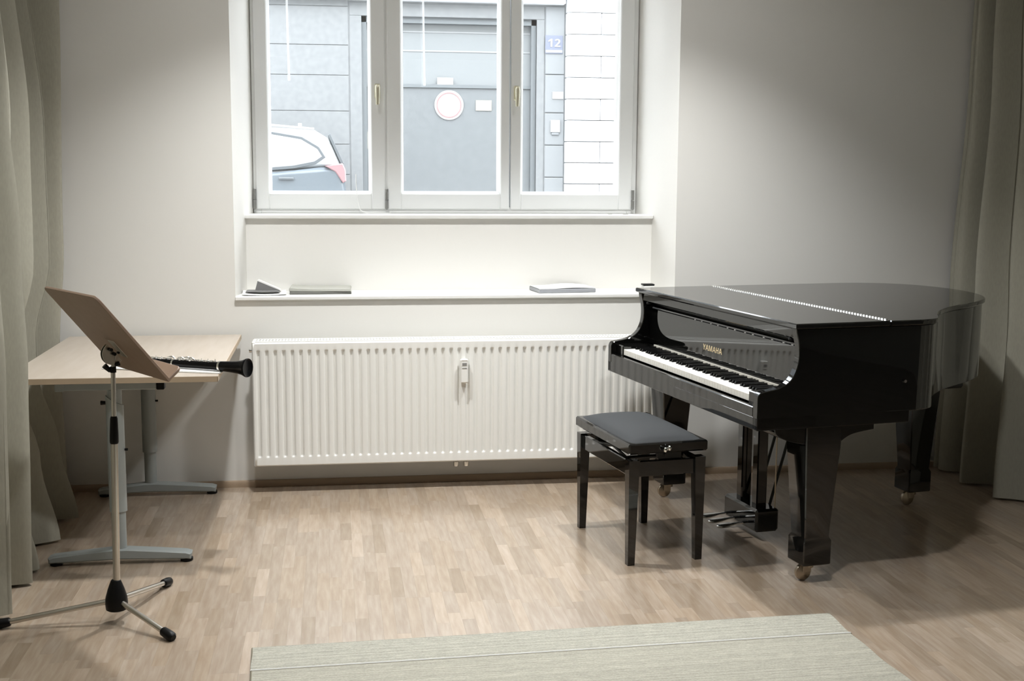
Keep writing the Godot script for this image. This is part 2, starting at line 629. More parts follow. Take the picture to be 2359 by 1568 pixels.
# ---------------------------------------------------------------- street
func outside() -> void:
	var b := MB.new()
	b.bx(Vector3(-14, -0.1, -14), Vector3(16, 0.55, -0.62))
	structure("street_ground", b, M.asphalt)
	b = MB.new()
	b.bx(Vector3(-14, 0.0, -0.64), Vector3(-1.8, 7.5, -0.3))
	b.bx(Vector3(6.2, 0.0, -0.64), Vector3(16, 7.5, -0.3))
	b.bx(Vector3(-1.8, CEIL + 0.2, -0.64), Vector3(6.2, 7.5, -0.3))
	structure("wall_street_side", b, M.facade_far)
	# the house across the street
	var h := thing("street_house", "pale stone house front across the street with blocks around a gateway", "building", Vector3(1.4, 0.55, -9.5))
	var o := Vector3(1.4, 0.55, -9.5)
	b = MB.new()
	b.bx(Vector3(-14, 0.55, -10.6) - o, Vector3(0.36, 6.6, -9.512) - o)
	b.bx(Vector3(2.52, 0.55, -10.6) - o, Vector3(16, 6.6, -9.512) - o)
	b.bx(Vector3(0.36, 3.42, -10.6) - o, Vector3(2.52, 6.6, -9.512) - o)
	obj("house_wall", b, M.stone, h)
	var shared := {}
	# rough stone courses left of the gateway
	var ys := [0.55, 1.06, 1.50, 1.87, 2.27, 2.70, 3.06, 3.52, 3.95, 4.4]
	for k in ys.size() - 1:
		var x := 0.20
		var first := true
		while x > -3.4:
			var l := 1.02 if (k % 2 == 0 and first) else 1.36
			first = false
			b = MB.new()
			b.bx(Vector3(x - l + 0.007, ys[k] + 0.007, -9.56) - o, Vector3(x, ys[k + 1], -9.50) - o, 0.004)
			obj("stone_block", b, M.stone, h)
			x -= l
	b = MB.new()          # plain strip that frames the gateway
	b.bx(Vector3(0.215, 0.55, -9.56) - o, Vector3(0.36, 3.42, -9.503) - o, 0.006)
	b.bx(Vector3(2.52, 0.55, -9.56) - o, Vector3(2.62, 3.42, -9.505) - o, 0.006)
	b.bx(Vector3(0.215, 3.42, -9.56) - o, Vector3(2.62, 3.58, -9.505) - o, 0.006)
	obj("gateway_surround", b, M.stone, h)
	b = MB.new()
	b.bx(Vector3(-6, 3.60, -9.6) - o, Vector3(2.86, 3.86, -9.38) - o, 0.01)
	obj("cornice", b, M.render_white, h)
	# grey pier with the house number
	var py := [0.55, 1.18, 1.48, 1.88, 2.28, 2.75, 3.58]
	for k in py.size() - 1:
		b = MB.new()
		b.bx(Vector3(2.63, py[k] + 0.008, -9.6) - o, Vector3(2.87, py[k + 1], -9.49) - o, 0.008)
		obj("pier_block", b, M.pier_grey, h)
	# whitewashed blocks on the right
	for k in 12:
		var x := 2.88 - (0.12 if k % 2 == 0 else 0.0)
		var y := 0.62 + k * 0.262
		for j in 4:
			var x0 := maxf(2.88, 2.88 + j * 0.84 - (0.41 if k % 2 == 0 else 0.0))
			var x1 := 2.88 + (j + 1) * 0.84 - (0.41 if k % 2 == 0 else 0.0)
			b = MB.new()
			b.bx(Vector3(x0 + 0.005, y + 0.005, -9.6) - o, Vector3(x1 - 0.005, y + 0.257, -9.36) - o, 0.006)
			obj("white_block", b, M.render_white, h)
	# gate
	var g := Node3D.new()
	g.name = "garage_gate"
	g.set_meta("label", "grey garage gate with a glazed top")
	h.add_child(g)
	b = MB.new()
	b.bx(Vector3(0.36, 0.55, -9.71) - o, Vector3(0.42, 3.42, -9.55) - o)
	b.bx(Vector3(2.46, 0.55, -9.71) - o, Vector3(2.52, 3.42, -9.55) - o)
	b.bx(Vector3(0.36, 3.35, -9.71) - o, Vector3(2.52, 3.42, -9.55) - o)
	b.bx(Vector3(0.36, 2.58, -9.71) - o, Vector3(2.52, 2.62, -9.60) - o)
	obj("gate_frame", b, M.gate_frame, g)
	b = MB.new()
	b.bx(Vector3(0.42, 0.57, -9.68) - o, Vector3(2.46, 2.58, -9.62) - o, 0.004)
	obj("gate_leaf", b, M.gate_grey, g)
	b = MB.new()
	b.bx(Vector3(0.42, 2.62, -9.68) - o, Vector3(2.46, 3.35, -9.66) - o)
	obj("transom_pane", b, M.transom_glass, g)
	for y in [3.02, 3.25]:
		b = MB.new()
		b.bx(Vector3(0.42, y, -9.66) - o, Vector3(2.46, y + 0.018, -9.652) - o)
		obj("glazing_bar", b, mat("bar_grey", lin(0.30, 0.31, 0.315), 0.5), g)
	# signs on the gate
	var s := thing("no_parking_sign", "round white sign with a thin red ring on the grey gate", "sign", Vector3(1.437, 2.37, -9.619))
	var face := Transform3D(Basis(Vector3.RIGHT, Vector3.BACK, Vector3.DOWN), Vector3.ZERO)
	b = MB.new()
	b.lathe([Vector2(0.182, 0), Vector2(0.182, 0.012)], face, 48)
	obj("sign_plate", b, M.sign_white, s)
	b = MB.new()
	var rr := []
	for i in 49:
		var a := TAU * i / 48.0
		rr.append([Vector3(cos(a) * 0.143, sin(a) * 0.143, 0.016), Vector3(cos(a) * 0.156, sin(a) * 0.156, 0.016)])
	b.grid(rr, true)
	obj("red_ring", b, M.sign_red, s)
	for p in [[1.872, 2.37, 0.20, 0.13, M.sign_yellow, "small cream notice on the gate right of the round sign"], [0.463, 1.93, 0.20, 0.21, M.sign_yellow, "pale square notice low on the left of the gate"], [1.39, 2.66, 0.20, 0.09, M.sign_white, "small white plate on the gate above the round sign"]]:
		b = MB.new()
		b.box(Vector3.ZERO, Vector3(p[2], p[3], 0.01), 0.002)
		var n := obj("notice_plate", b, p[4])
		n.position = Vector3(p[0], p[1], -9.614)
		tag(n, p[5], "sign")
	var hn := thing("house_number_plate", "blue house number plate reading 12 on the pier beside the gate", "sign", Vector3(2.735, 3.12, -9.485))
	b = MB.new()
	b.box(Vector3.ZERO, Vector3(0.22, 0.22, 0.012), 0.002)
	obj("plate", b, M.sign_blue, hn)
	b = MB.new()
	b.box(Vector3(0, -0.082, 0.007), Vector3(0.21, 0.03, 0.004))
	obj("white_band", b, M.sign_white, hn)
	var tx := TextMesh.new()
	tx.text = "12"
	var fo := SystemFont.new()
	fo.font_names = PackedStringArray(["Droid Sans"])
	fo.font_weight = 700
	tx.font = fo
	tx.font_size = 32
	tx.pixel_size = 0.0042
	tx.depth = 0.004
	var num := inst("numerals", tx, M.sign_white, hn)
	num.position = Vector3(0, 0.018, 0.009)
	num.scale = Vector3(1.15, 1.0, 1.0)
	b = MB.new()
	b.box(Vector3.ZERO, Vector3(0.14, 0.09, 0.012), 0.002)
	var pl := obj("name_plate", b, M.sign_white)
	pl.position = Vector3(2.79, 2.50, -9.484)
	tag(pl, "small white plate on the pier below the house number", "sign")
	var bl := thing("doorbell_panel", "white doorbell panel with dark foot on the pier", "doorbell", Vector3(2.76, 2.12, -9.48))
	b = MB.new()
	b.box(Vector3.ZERO, Vector3(0.12, 0.15, 0.03), 0.004)
	obj("housing", b, M.sign_white, bl)
	b = MB.new()
	b.box(Vector3(0, -0.092, 0), Vector3(0.09, 0.03, 0.02), 0.003)
	obj("speaker", b, M.pier_grey, bl)
	car()

func car() -> void:
	# station wagon parked before the house, its tail to the right
	var c := thing("parked_car", "blue grey hatchback parked across the street, its red tail lamp towards the gate", "car", Vector3(-1.95, 0.55, -7.5))
	var k := Vector3(-1.95, 0.55, -7.5)
	var side := func(x: float, y: float) -> Vector2: return Vector2(x + 1.95, y - 0.55)
	var zf := 0.0          # flank facing us
	var lower := [[-4.0, 0.80], [-4.05, 1.02], [-3.9, 1.22], [-3.2, 1.40], [-2.7, 1.45], [-0.6, 1.53], [-0.15, 1.585], [0.04, 1.585], [0.12, 1.45], [0.15, 1.15], [0.10, 0.80]]
	var poly := PackedVector2Array()
	for p in lower:
		poly.append(side.call(p[0], p[1]))
	var b := MB.new()
	b.prism(poly, Transform3D(Basis(), Vector3(0, 0, zf - 1.7)), 1.7, 0.04)
	obj("car_body", b, M.car_paint, c, 50)
	var cab := [[-2.75, 1.44], [-2.1, 1.90], [-1.6, 2.0], [-0.75, 2.03], [-0.20, 1.985], [-0.06, 1.90], [0.06, 1.62], [0.05, 1.56], [-0.15, 1.57]]
	poly = PackedVector2Array()
	for p in cab:
		poly.append(side.call(p[0], p[1]))
	b = MB.new()
	b.prism(poly, Transform3D(Basis(), Vector3(0, 0, zf - 1.58)), 1.50, 0.05)
	obj("car_cabin", b, mat("car_silver", lin(0.36, 0.375, 0.385), 0.25), c, 50)
	for w in [[[-2.45, 1.50], [-1.98, 1.85], [-1.5, 1.93], [-1.38, 1.93], [-1.38, 1.52]], [[-1.32, 1.52], [-1.32, 1.93], [-0.7, 1.94], [-0.34, 1.88], [-0.17, 1.78], [-0.12, 1.70], [-0.20, 1.645], [-0.42, 1.60]]]:
		poly = PackedVector2Array()
		for p in w:
			poly.append(side.call(p[0], p[1]))
		b = MB.new()
		b.prism(poly, Transform3D(Basis(), Vector3(0, 0, zf - 0.085)), 0.012, 0.004)
		var sw := obj("side_window", b, M.car_glass, c)
		b = MB.new()
		var sgn := -0.028 if not Geometry2D.is_polygon_clockwise(poly) else 0.028
		b.prism(MB.inset(poly, sgn), Transform3D(Basis(), Vector3(0, 0, zf - 0.088)), 0.011, 0.003)
		obj("window_trim", b, M.car_trim, sw)
	b = MB.new()
	b.prism(PackedVector2Array([side.call(-0.055, 1.93), side.call(-0.03, 1.95), side.call(0.115, 1.63), side.call(0.085, 1.61)]), Transform3D(Basis(), Vector3(0, 0, zf - 1.45)), 1.3, 0.004)
	obj("rear_window", b, M.car_trim, c)
	b = MB.new()
	b.prism(PackedVector2Array([side.call(-0.09, 1.60), side.call(0.10, 1.63), side.call(0.13, 1.56), side.call(0.135, 1.44), side.call(0.10, 1.42), side.call(0.02, 1.54)]), Transform3D(Basis(), Vector3(0, 0, zf - 0.10)), 0.115, 0.01)
	obj("tail_lamp", b, M.car_lamp, c)
	b = MB.new()
	b.tube([Vector3(-0.15, 1.50, 0.06), Vector3(0.9, 1.505, 0.04), Vector3(1.75, 1.44, 0.02)], 0.018, 8)
	for x in [0.0, 0.8, 1.6]:
		b.box(Vector3(x, 1.46, 0.0) + Vector3(0, 0, 0.02 * x - 0.02), Vector3(0.04, 0.09, 0.03))
	var rail := obj("roof_rail", b, M.sign_white, c)
	rail.position.z = -0.16
	b = MB.new()
	b.box(Vector3(1.45, 0.915, 0.01), Vector3(0.16, 0.028, 0.03), 0.006)
	obj("door_handle", b, M.car_trim, c)
	for x in [-1.25, 1.3]:
		for z in [-0.09, -1.61]:
			b = MB.new()
			b.lathe([Vector2(0.18, -0.10), Vector2(0.30, -0.10), Vector2(0.32, -0.07), Vector2(0.32, 0.07), Vector2(0.30, 0.10), Vector2(0.18, 0.10)], Transform3D(Basis(Vector3.RIGHT, Vector3.BACK, Vector3.DOWN), Vector3(x, 0.32, z)), 28)
			obj("wheel", b, M.rubber, c)

func ceiling_lamp(at: Vector3, power: float, cone: float, where: String) -> void:
	var t := thing("ceiling_downlight", "round white ceiling downlight " + where, "ceiling lamp", at, 0.0, "ceiling downlights")
	var b := MB.new()
	b.lathe([Vector2(0.0, 0.09), Vector2(0.15, 0.09), Vector2(0.15, 0.0), Vector2(0.135, 0.0), Vector2(0.125, 0.05), Vector2(0.0, 0.05)], Transform3D(Basis(Vector3.RIGHT, Vector3.UP, Vector3.BACK), Vector3.ZERO), 36)
	obj("housing", b, M.lamp_housing, t)
	b = MB.new()
	b.lathe([Vector2(0.0, 0.046), Vector2(0.12, 0.046), Vector2(0.12, 0.040), Vector2(0.0, 0.040)], Transform3D.IDENTITY, 36)
	var glow: StandardMaterial3D = M.get("lamp_glow")
	if glow == null:
		glow = mat("lamp_glow", lin(0.9, 0.9, 0.88), 0.5)
		glow.emission_enabled = true
		glow.emission = lin(1.0, 0.93, 0.82)
		glow.emission_energy_multiplier = 1.5
	obj("diffuser_light", b, glow, t)
	var l := SpotLight3D.new()
	l.name = "lamp_beam"
	l.light_color = LAMP_COLOR
	l.light_energy = power
	l.light_size = 0.06
	l.spot_angle = cone
	l.spot_angle_attenuation = 0.8
	l.spot_range = 12.0
	l.spot_attenuation = 2.0
	l.shadow_enabled = true
	t.add_child(l)
	l.position = Vector3(0, 0.01, 0)
	l.rotation_degrees = Vector3(-90, 0, 0)
	var soft := AreaLight3D.new()          # the diffuser's own spread of light
	soft.name = "lamp_diffuser"
	soft.area_size = Vector2(0.20, 0.20)
	soft.light_color = LAMP_COLOR
	soft.light_energy = power * 0.16
	soft.area_range = 12.0
	soft.area_attenuation = 2.0
	soft.shadow_enabled = true
	t.add_child(soft)
	soft.position = Vector3(0, 0.03, 0)
	soft.rotation_degrees = Vector3(-90, 0, 0)

# ---------------------------------------------------------------- radiator
func radiator() -> void:
	var x0 := -0.389
	var y0 := 0.1356
	var wl := 2.0
	var ht := 0.6
	var zf := 0.16
	var t := thing("radiator", "long white ribbed panel radiator under the window", "radiator", Vector3(x0 + wl * 0.5, y0, 0.105))
	var o := Vector3(x0 + wl * 0.5, y0, 0.105)
	var b := MB.new()
	var pitch := wl / 50.0
	var xs := [[0.0, 0.0]]
	for k in 50:
		for c in [[0.28, 0.0], [0.36, 0.25], [0.46, 0.9], [0.52, 1.0], [0.62, 1.0], [0.68, 0.9], [0.78, 0.25], [0.86, 0.0]]:
			xs.append([(k + c[0]) * pitch, c[1]])
	xs.append([wl, 0.0])
	var yy := [[0.006, 0.0], [0.040, 0.0], [0.046, 0.3], [0.054, 1.0], [0.552, 1.0], [0.560, 0.3], [0.566, 0.0], [0.594, 0.0]]
	var g := []
	for c in xs:
		var col := []
		for r in yy:
			col.append(Vector3(x0 + c[0], y0 + r[0], zf - 0.011 * c[1] * r[1]) - o)
		g.append(col)
	b.grid(g)
	for e in [[0.006, 0.0, -1.0], [0.594, 0.6, 1.0]]:       # rolled top and bottom edge
		var a0 := Vector3(x0, y0 + e[0], zf) - o
		var a1 := Vector3(x0 + wl, y0 + e[0], zf) - o
		var d0 := Vector3(x0, y0 + e[1], zf - 0.006) - o
		var d1 := Vector3(x0 + wl, y0 + e[1], zf - 0.006) - o
		b.qo(a0, a1, d1, d0, Vector3(0, e[2], 1))
		b.qo(d0, d1, d1 + Vector3(0, 0, -0.014), d0 + Vector3(0, 0, -0.014), Vector3(0, e[2], 0))
	obj("front_panel", b, M.radiator_white, t, 60)
	b = MB.new()
	b.bx(Vector3(x0, y0, 0.052) - o, Vector3(x0 + wl, y0 + ht, 0.066) - o, 0.003)
	obj("back_panel", b, M.radiator_white, t)
	for e in [[x0 - 0.006, x0 + 0.012], [x0 + wl - 0.012, x0 + wl + 0.006]]:
		b = MB.new()
		b.bx(Vector3(e[0], y0, 0.05) - o, Vector3(e[1], y0 + ht + 0.004, zf - 0.002) - o, 0.004)
		obj("side_cover", b, M.radiator_white, t)
	b = MB.new()
	b.bx(Vector3(x0, y0 + ht - 0.002, 0.054) - o, Vector3(x0 + wl, y0 + ht + 0.006, 0.066) - o, 0.001)
	b.bx(Vector3(x0, y0 + ht - 0.002, 0.140) - o, Vector3(x0 + wl, y0 + ht + 0.006, 0.152) - o, 0.001)
	b.bx(Vector3(x0, y0 + ht - 0.002, 0.098) - o, Vector3(x0 + wl, y0 + ht + 0.006, 0.104) - o, 0.001)
	for k in 134:
		var x := x0 + 0.005 + k * 0.015
		b.bx(Vector3(x, y0 + ht, 0.06) - o, Vector3(x + 0.006, y0 + ht + 0.005, 0.146) - o)
	obj("top_grille", b, M.radiator_white, t)
	b = MB.new()          # convector fins between the panels
	for k in 80:
		var x := x0 + 0.02 + k * 0.0247
		b.bx(Vector3(x, y0 + 0.03, 0.066) - o, Vector3(x + 0.002, y0 + ht - 0.03, 0.140) - o)
	obj("convector_fins", b, M.radiator_white, t)
	b = MB.new()
	b.tube([Vector3(x0 - 0.004, y0 + 0.555, 0.10) - o, Vector3(x0 - 0.022, y0 + 0.555, 0.10) - o], 0.010, 12)
	obj("vent_plug", b, M.chrome, t)
	for x in [0.583, 0.634]:
		b = MB.new()
		b.lathe([Vector2(0.012, -0.035), Vector2(0.014, -0.030), Vector2(0.014, -0.012), Vector2(0.010, -0.010), Vector2(0.010, 0.005)], Transform3D(Basis(), Vector3(x, y0, 0.105) - o), 16)
		b.tube([Vector3(x, y0 - 0.022, 0.105) - o, Vector3(x, y0 - 0.022, 0.004) - o], 0.008, 12)
		obj("valve", b, M.chrome, t)
	# heat meter clipped to the front
	b = MB.new()
	b.box(Vector3(0.616, 0.588, zf + 0.016) - o, Vector3(0.038, 0.116, 0.030), 0.005)
	var hm := obj("heat_meter", b, M.meter_white, t)
	b = MB.new()
	b.box(Vector3(0.616, 0.622, zf + 0.0315) - o, Vector3(0.022, 0.014, 0.002), 0.0005)
	b.box(Vector3(0.616, 0.603, zf + 0.0315) - o, Vector3(0.022, 0.004, 0.002), 0.0005)
	obj("meter_display", b, M.meter_dark, hm)
	b = MB.new()
	b.box(Vector3(0.616, 0.642, zf + 0.031) - o, Vector3(0.030, 0.003, 0.003), 0.0005)
	obj("meter_seam", b, M.radiator_white, hm)

# ---------------------------------------------------------------- desk
func desk() -> void:
	var t := thing("desk", "pale beech desk on grey metal T legs beside the left curtain", "desk", Vector3(-0.85, 0, 0.65))
	var o := Vector3(-0.85, 0, 0.65)
	var b := MB.new()
	b.bx(Vector3(-1.25, 0.7365, 0.03) - o, Vector3(-0.452, 0.7605, 1.272) - o, 0.002)
	var top := obj("desk_top", b, M.beech, t)
	b = MB.new()
	b.bx(Vector3(-1.251, 0.738, 1.2715) - o, Vector3(-0.451, 0.759, 1.2735) - o)
	b.bx(Vector3(-0.4525, 0.738, 0.03) - o, Vector3(-0.4505, 0.759, 1.2735) - o)
	obj("edge_band", b, M.beech_edge, top)
	for e in [[1.17, -0.857], [0.11, -0.885]]:
		var z: float = e[0]
		var cx: float = e[1]
		b = MB.new()
		b.bx(Vector3(-1.07, 0.697, z - 0.02) - o, Vector3(-0.694, 0.7265, z + 0.02) - o, 0.004)
		var beam := obj("cross_beam", b, M.desk_metal, t)
		b = MB.new()
		b.bx(Vector3(-0.694, 0.696, z - 0.021) - o, Vector3(-0.664, 0.7275, z + 0.021) - o, 0.003)
		obj("end_cap", b, M.rubber, beam)
		b = MB.new()
		b.bx(Vector3(-1.075, 0.694, z - 0.022) - o, Vector3(-1.04, 0.7275, z + 0.022) - o, 0.003)
		b.bx(Vector3(cx - 0.1, 0.7265, z - 0.015) - o, Vector3(cx + 0.1, 0.7365, z + 0.015) - o)
		obj("mounting_plate", b, M.desk_metal, beam)
		var oval := func(rx: float, rz: float, y: float, cut := 0.0) -> PackedVector3Array:
			var r := PackedVector3Array()
			for i in 24:
				var a := TAU * i / 24.0
				r.append(Vector3(cx + cos(a) * rx, y + cut * cos(a), z - sin(a) * rz) - o)
			return r
		b = MB.new()
		b.loft([oval.call(0.028, 0.022, 0.05), oval.call(0.028, 0.022, 0.697)])
		obj("inner_post", b, M.desk_metal, t)
		b = MB.new()
		b.loft([oval.call(0.034, 0.028, 0.212), oval.call(0.034, 0.028, 0.655, -0.02)])
		obj("outer_sleeve", b, M.desk_metal, t)
		b = MB.new()
		b.tube([Vector3(cx + 0.034, 0.46, z + 0.01) - o, Vector3(cx + 0.046, 0.46, z + 0.01) - o], 0.005, 8)
		obj("clamp_screw", b, M.rubber, t)
		b = MB.new()
		b.tube([Vector3(cx - 0.034, 0.645, z) - o, Vector3(cx - 0.052, 0.645, z) - o], [0.007, 0.009], 8)
		obj("clamp_knob", b, M.rubber, t)
		# arched foot
		var under := [Vector2(-1.125, 0.012), Vector2(-1.0, 0.016), Vector2(cx, 0.020), Vector2(-0.70, 0.016), Vector2(-0.582, 0.012)]
		var over := [Vector2(-0.578, 0.036), Vector2(-0.60, 0.043), Vector2(-0.70, 0.052), Vector2(cx + 0.03, 0.062), Vector2(cx - 0.03, 0.062), Vector2(-1.0, 0.052), Vector2(-1.11, 0.041), Vector2(-1.128, 0.034)]
		var poly := PackedVector2Array(under + over)
		b = MB.new()
		b.prism(poly, Transform3D(Basis(), Vector3(0, 0, z - 0.028) - o), 0.056, 0.006)
		var foot := obj("foot", b, M.desk_metal, t)
		for x in [-0.600, -1.10]:
			b = MB.new()
			b.lathe([Vector2(0.022, 0.0), Vector2(0.025, 0.003), Vector2(0.025, 0.013), Vector2(0.020, 0.016)], Transform3D(Basis(), Vector3(x, 0, z) - o), 20)
			obj("glide", b, M.rubber, foot)
	b = MB.new()
	b.bx(Vector3(-0.99, 0.70, 0.13) - o, Vector3(-0.96, 0.7365, 1.15) - o, 0.003)
	b.bx(Vector3(-0.76, 0.70, 0.13) - o, Vector3(-0.73, 0.7365, 1.15) - o, 0.003)
	obj("long_rail", b, M.desk_metal, t)

# ---------------------------------------------------------------- curtains
func lerp_keys(keys: Array, y: float) -> float:
	for i in keys.size() - 1:
		if y <= keys[i + 1][0]:
			var f: float = clampf((y - keys[i][0]) / (keys[i + 1][0] - keys[i][0]), 0.0, 1.0)
			f = f * f * (3.0 - 2.0 * f)
			return lerpf(keys[i][1], keys[i + 1][1], f)
	return keys[keys.size() - 1][1]

func drape(ridge_z: Array, ridge_x: Callable, amp: Callable, side: float, top: float, ripple := 0.006) -> MB:
	# ridge_z: [z at the hem, z at the rail] of each fold ridge; side: +1 when the folds face +x
	var b := MB.new()
	var front := []
	var back := []
	var sub := 18
	var ny := 44
	for j in ny + 1:
		var y := lerpf(0.012, top, pow(float(j) / ny, 1.15))
		var f := clampf(y / top, 0.0, 1.0)
		f = f * f * (3 - 2 * f)
		var line := []
		for k in ridge_z.size() - 1:
			var za := lerpf(ridge_z[k][0], ridge_z[k][1], f)
			var zb := lerpf(ridge_z[k + 1][0], ridge_z[k + 1][1], f)
			for s in sub:
				var u := float(s) / sub
				var xa: float = ridge_x.call(k, y)
				var xb: float = ridge_x.call(k + 1, y)
				var dip: float = amp.call(k, y) * pow(sin(PI * u), 1.9)
				var lean := 0.16 * sin(TAU * u + k) * (zb - za) * 0.5
				dip += ripple * sin(TAU * 2.0 * u + k * 2.1 + y * 0.7) * clampf(y / 0.8, 0.25, 1.0)
				line.append(Vector3(lerpf(xa, xb, u) - side * dip, y, lerpf(za, zb, u) + lean))
		front.append(line)
		var bl := []
		for p in line:
			bl.append(p - Vector3(side * 0.006, 0, 0))
		back.append(bl)
	b.grid(front, side > 0)
	b.grid(back, side < 0)
	var n: int = front[0].size()
	for j in ny:
		for e in [0, n - 1]:
			b.qo(front[j][e], front[j + 1][e], back[j + 1][e], back[j][e], Vector3(0, 0, -1.0 if e == 0 else 1.0))
	for i in n - 1:
		b.qo(front[0][i], front[0][i + 1], back[0][i + 1], back[0][i], Vector3.DOWN)
		b.qo(front[ny][i], front[ny][i + 1], back[ny][i + 1], back[ny][i], Vector3.UP)
	return b

func curtain_left() -> void:
	var rz := [[0.05, 0.05], [0.13, 0.12], [0.33, 0.22], [0.52, 0.33], [0.70, 0.43], [0.87, 0.54], [1.08, 0.68], [1.24, 0.80], [1.40, 0.93], [1.58, 1.10], [1.76, 1.28], [2.0, 1.52], [2.25, 1.85], [2.5, 2.2], [2.8, 2.6], [3.1, 3.0]]
	for k in 17:
		rz.append([3.1 + 0.3 * (k + 1), 3.0 + 0.3 * (k + 1)])
	var rx := func(k: int, y: float) -> float:
		if k <= 1:
			return lerp_keys([[0.0, -1.26], [0.7, -1.27], [1.2, -1.235], [2.3, -1.215], [3.1, -1.22]], y) - (0.03 if k == 0 else 0.0)
		var jog: float = [0.0, 0.0, -0.085, 0.010, -0.075, 0.0, -0.10, 0.006, 0.0, -0.085, 0.010, -0.07][k % 12]
		var under := lerp_keys([[0.0, -1.15], [0.35, -1.22], [0.66, -1.30], [0.82, -1.30], [1.15, -1.235], [1.7, -1.245], [2.5, -1.315], [3.4, -1.36]], y)
		var free := lerp_keys([[0.0, -1.135], [0.4, -1.132], [0.8, -1.138], [1.25, -1.165], [1.9, -1.225], [2.5, -1.29], [3.4, -1.36]], y)
		return lerpf(under, free, clampf(k - 7.0, 0.0, 1.0)) + jog
	var am := func(k: int, y: float) -> float:
		return [0.14, 0.18, 0.15, 0.17, 0.14, 0.17][k % 6] * lerp_keys([[0.0, 1.0], [0.75, 0.75], [1.5, 0.95], [3.4, 0.8]], y)
	var c := obj("curtain", drape(rz, rx, am, 1.0, CEIL - 0.012, 0.004), M.curtain, self, 70)
	tag(c, "beige grey floor length curtain behind the desk and music stand", "curtain", "floor length curtains at the room sides")
	var b := MB.new()
	b.bx(Vector3(-1.42, CEIL - 0.012, 0.03), Vector3(-1.38, CEIL, 8.3))
	structure("trim_4", b, M.ceiling_white)

func curtain_right() -> void:
	var rz := [[0.04, 0.04], [0.10, 0.10], [0.36, 0.22], [0.675, 0.44], [0.96, 0.66], [1.20, 0.90], [1.5, 1.2], [1.8, 1.5], [2.1, 1.85], [2.4, 2.2]]
	var rx := func(k: int, y: float) -> float:
		var jog: float = [0.0, 0.01, 0.0, 0.012, 0.02][k % 5]
		if k <= 1:
			return lerp_keys([[0.0, 3.13], [1.0, 3.165], [2.0, 3.21], [3.4, 3.24]], y)
		return lerp_keys([[0.0, 3.10], [1.0, 3.15], [2.0, 3.215], [3.4, 3.26]], y) + jog
	var am := func(k: int, y: float) -> float:
		return [0.03, 0.20, 0.17, 0.15, 0.14][k % 5]
	var c := obj("curtain", drape(rz, rx, am, -1.0, CEIL - 0.012), M.curtain, self, 70)
	tag(c, "beige grey floor length curtain behind the tail of the grand piano", "curtain", "floor length curtains at the room sides")
	var b := MB.new()
	b.bx(Vector3(3.24, CEIL - 0.012, 0.03), Vector3(3.30, CEIL, 2.4))
	structure("trim_5", b, M.ceiling_white)

# ---------------------------------------------------------------- grand piano (local x: keys -> tail, z: bass -> treble)
const PW := 1.4685
const PTURN := 0.1606
const FALL_UP := Vector3(0.045, 1.0, 0.0)
const PAT := Vector3(1.2826, 0, 0.3811)

func lid_outline() -> PackedVector2Array:      # tail of the lid as (x, z), from the treble side round to the bass side
	return spline([Vector2(0.50, 1.4785), Vector2(0.62, 1.4785), Vector2(0.70, 1.474), Vector2(0.765, 1.448), Vector2(0.81, 1.395), Vector2(0.86, 1.32), Vector2(0.94, 1.225), Vector2(1.04, 1.135), Vector2(1.15, 1.06), Vector2(1.27, 0.99), Vector2(1.38, 0.91), Vector2(1.47, 0.82), Vector2(1.54, 0.70), Vector2(1.585, 0.56), Vector2(1.60, 0.42), Vector2(1.585, 0.28), Vector2(1.54, 0.155), Vector2(1.46, 0.065), Vector2(1.36, 0.012), Vector2(1.25, -0.009), Vector2(1.13, -0.010), Vector2(0.90, -0.010), Vector2(0.50, -0.010)], 5)

func up_prism(b: MB, poly: PackedVector2Array, y0: float, y1: float, bv := 0.0) -> void:
	# poly in (x, z), pushed up from y0 to y1
	b.prism(poly, Transform3D(Basis(Vector3.RIGHT, Vector3.BACK, Vector3.DOWN), Vector3(0, y1, 0)), y1 - y0, bv)

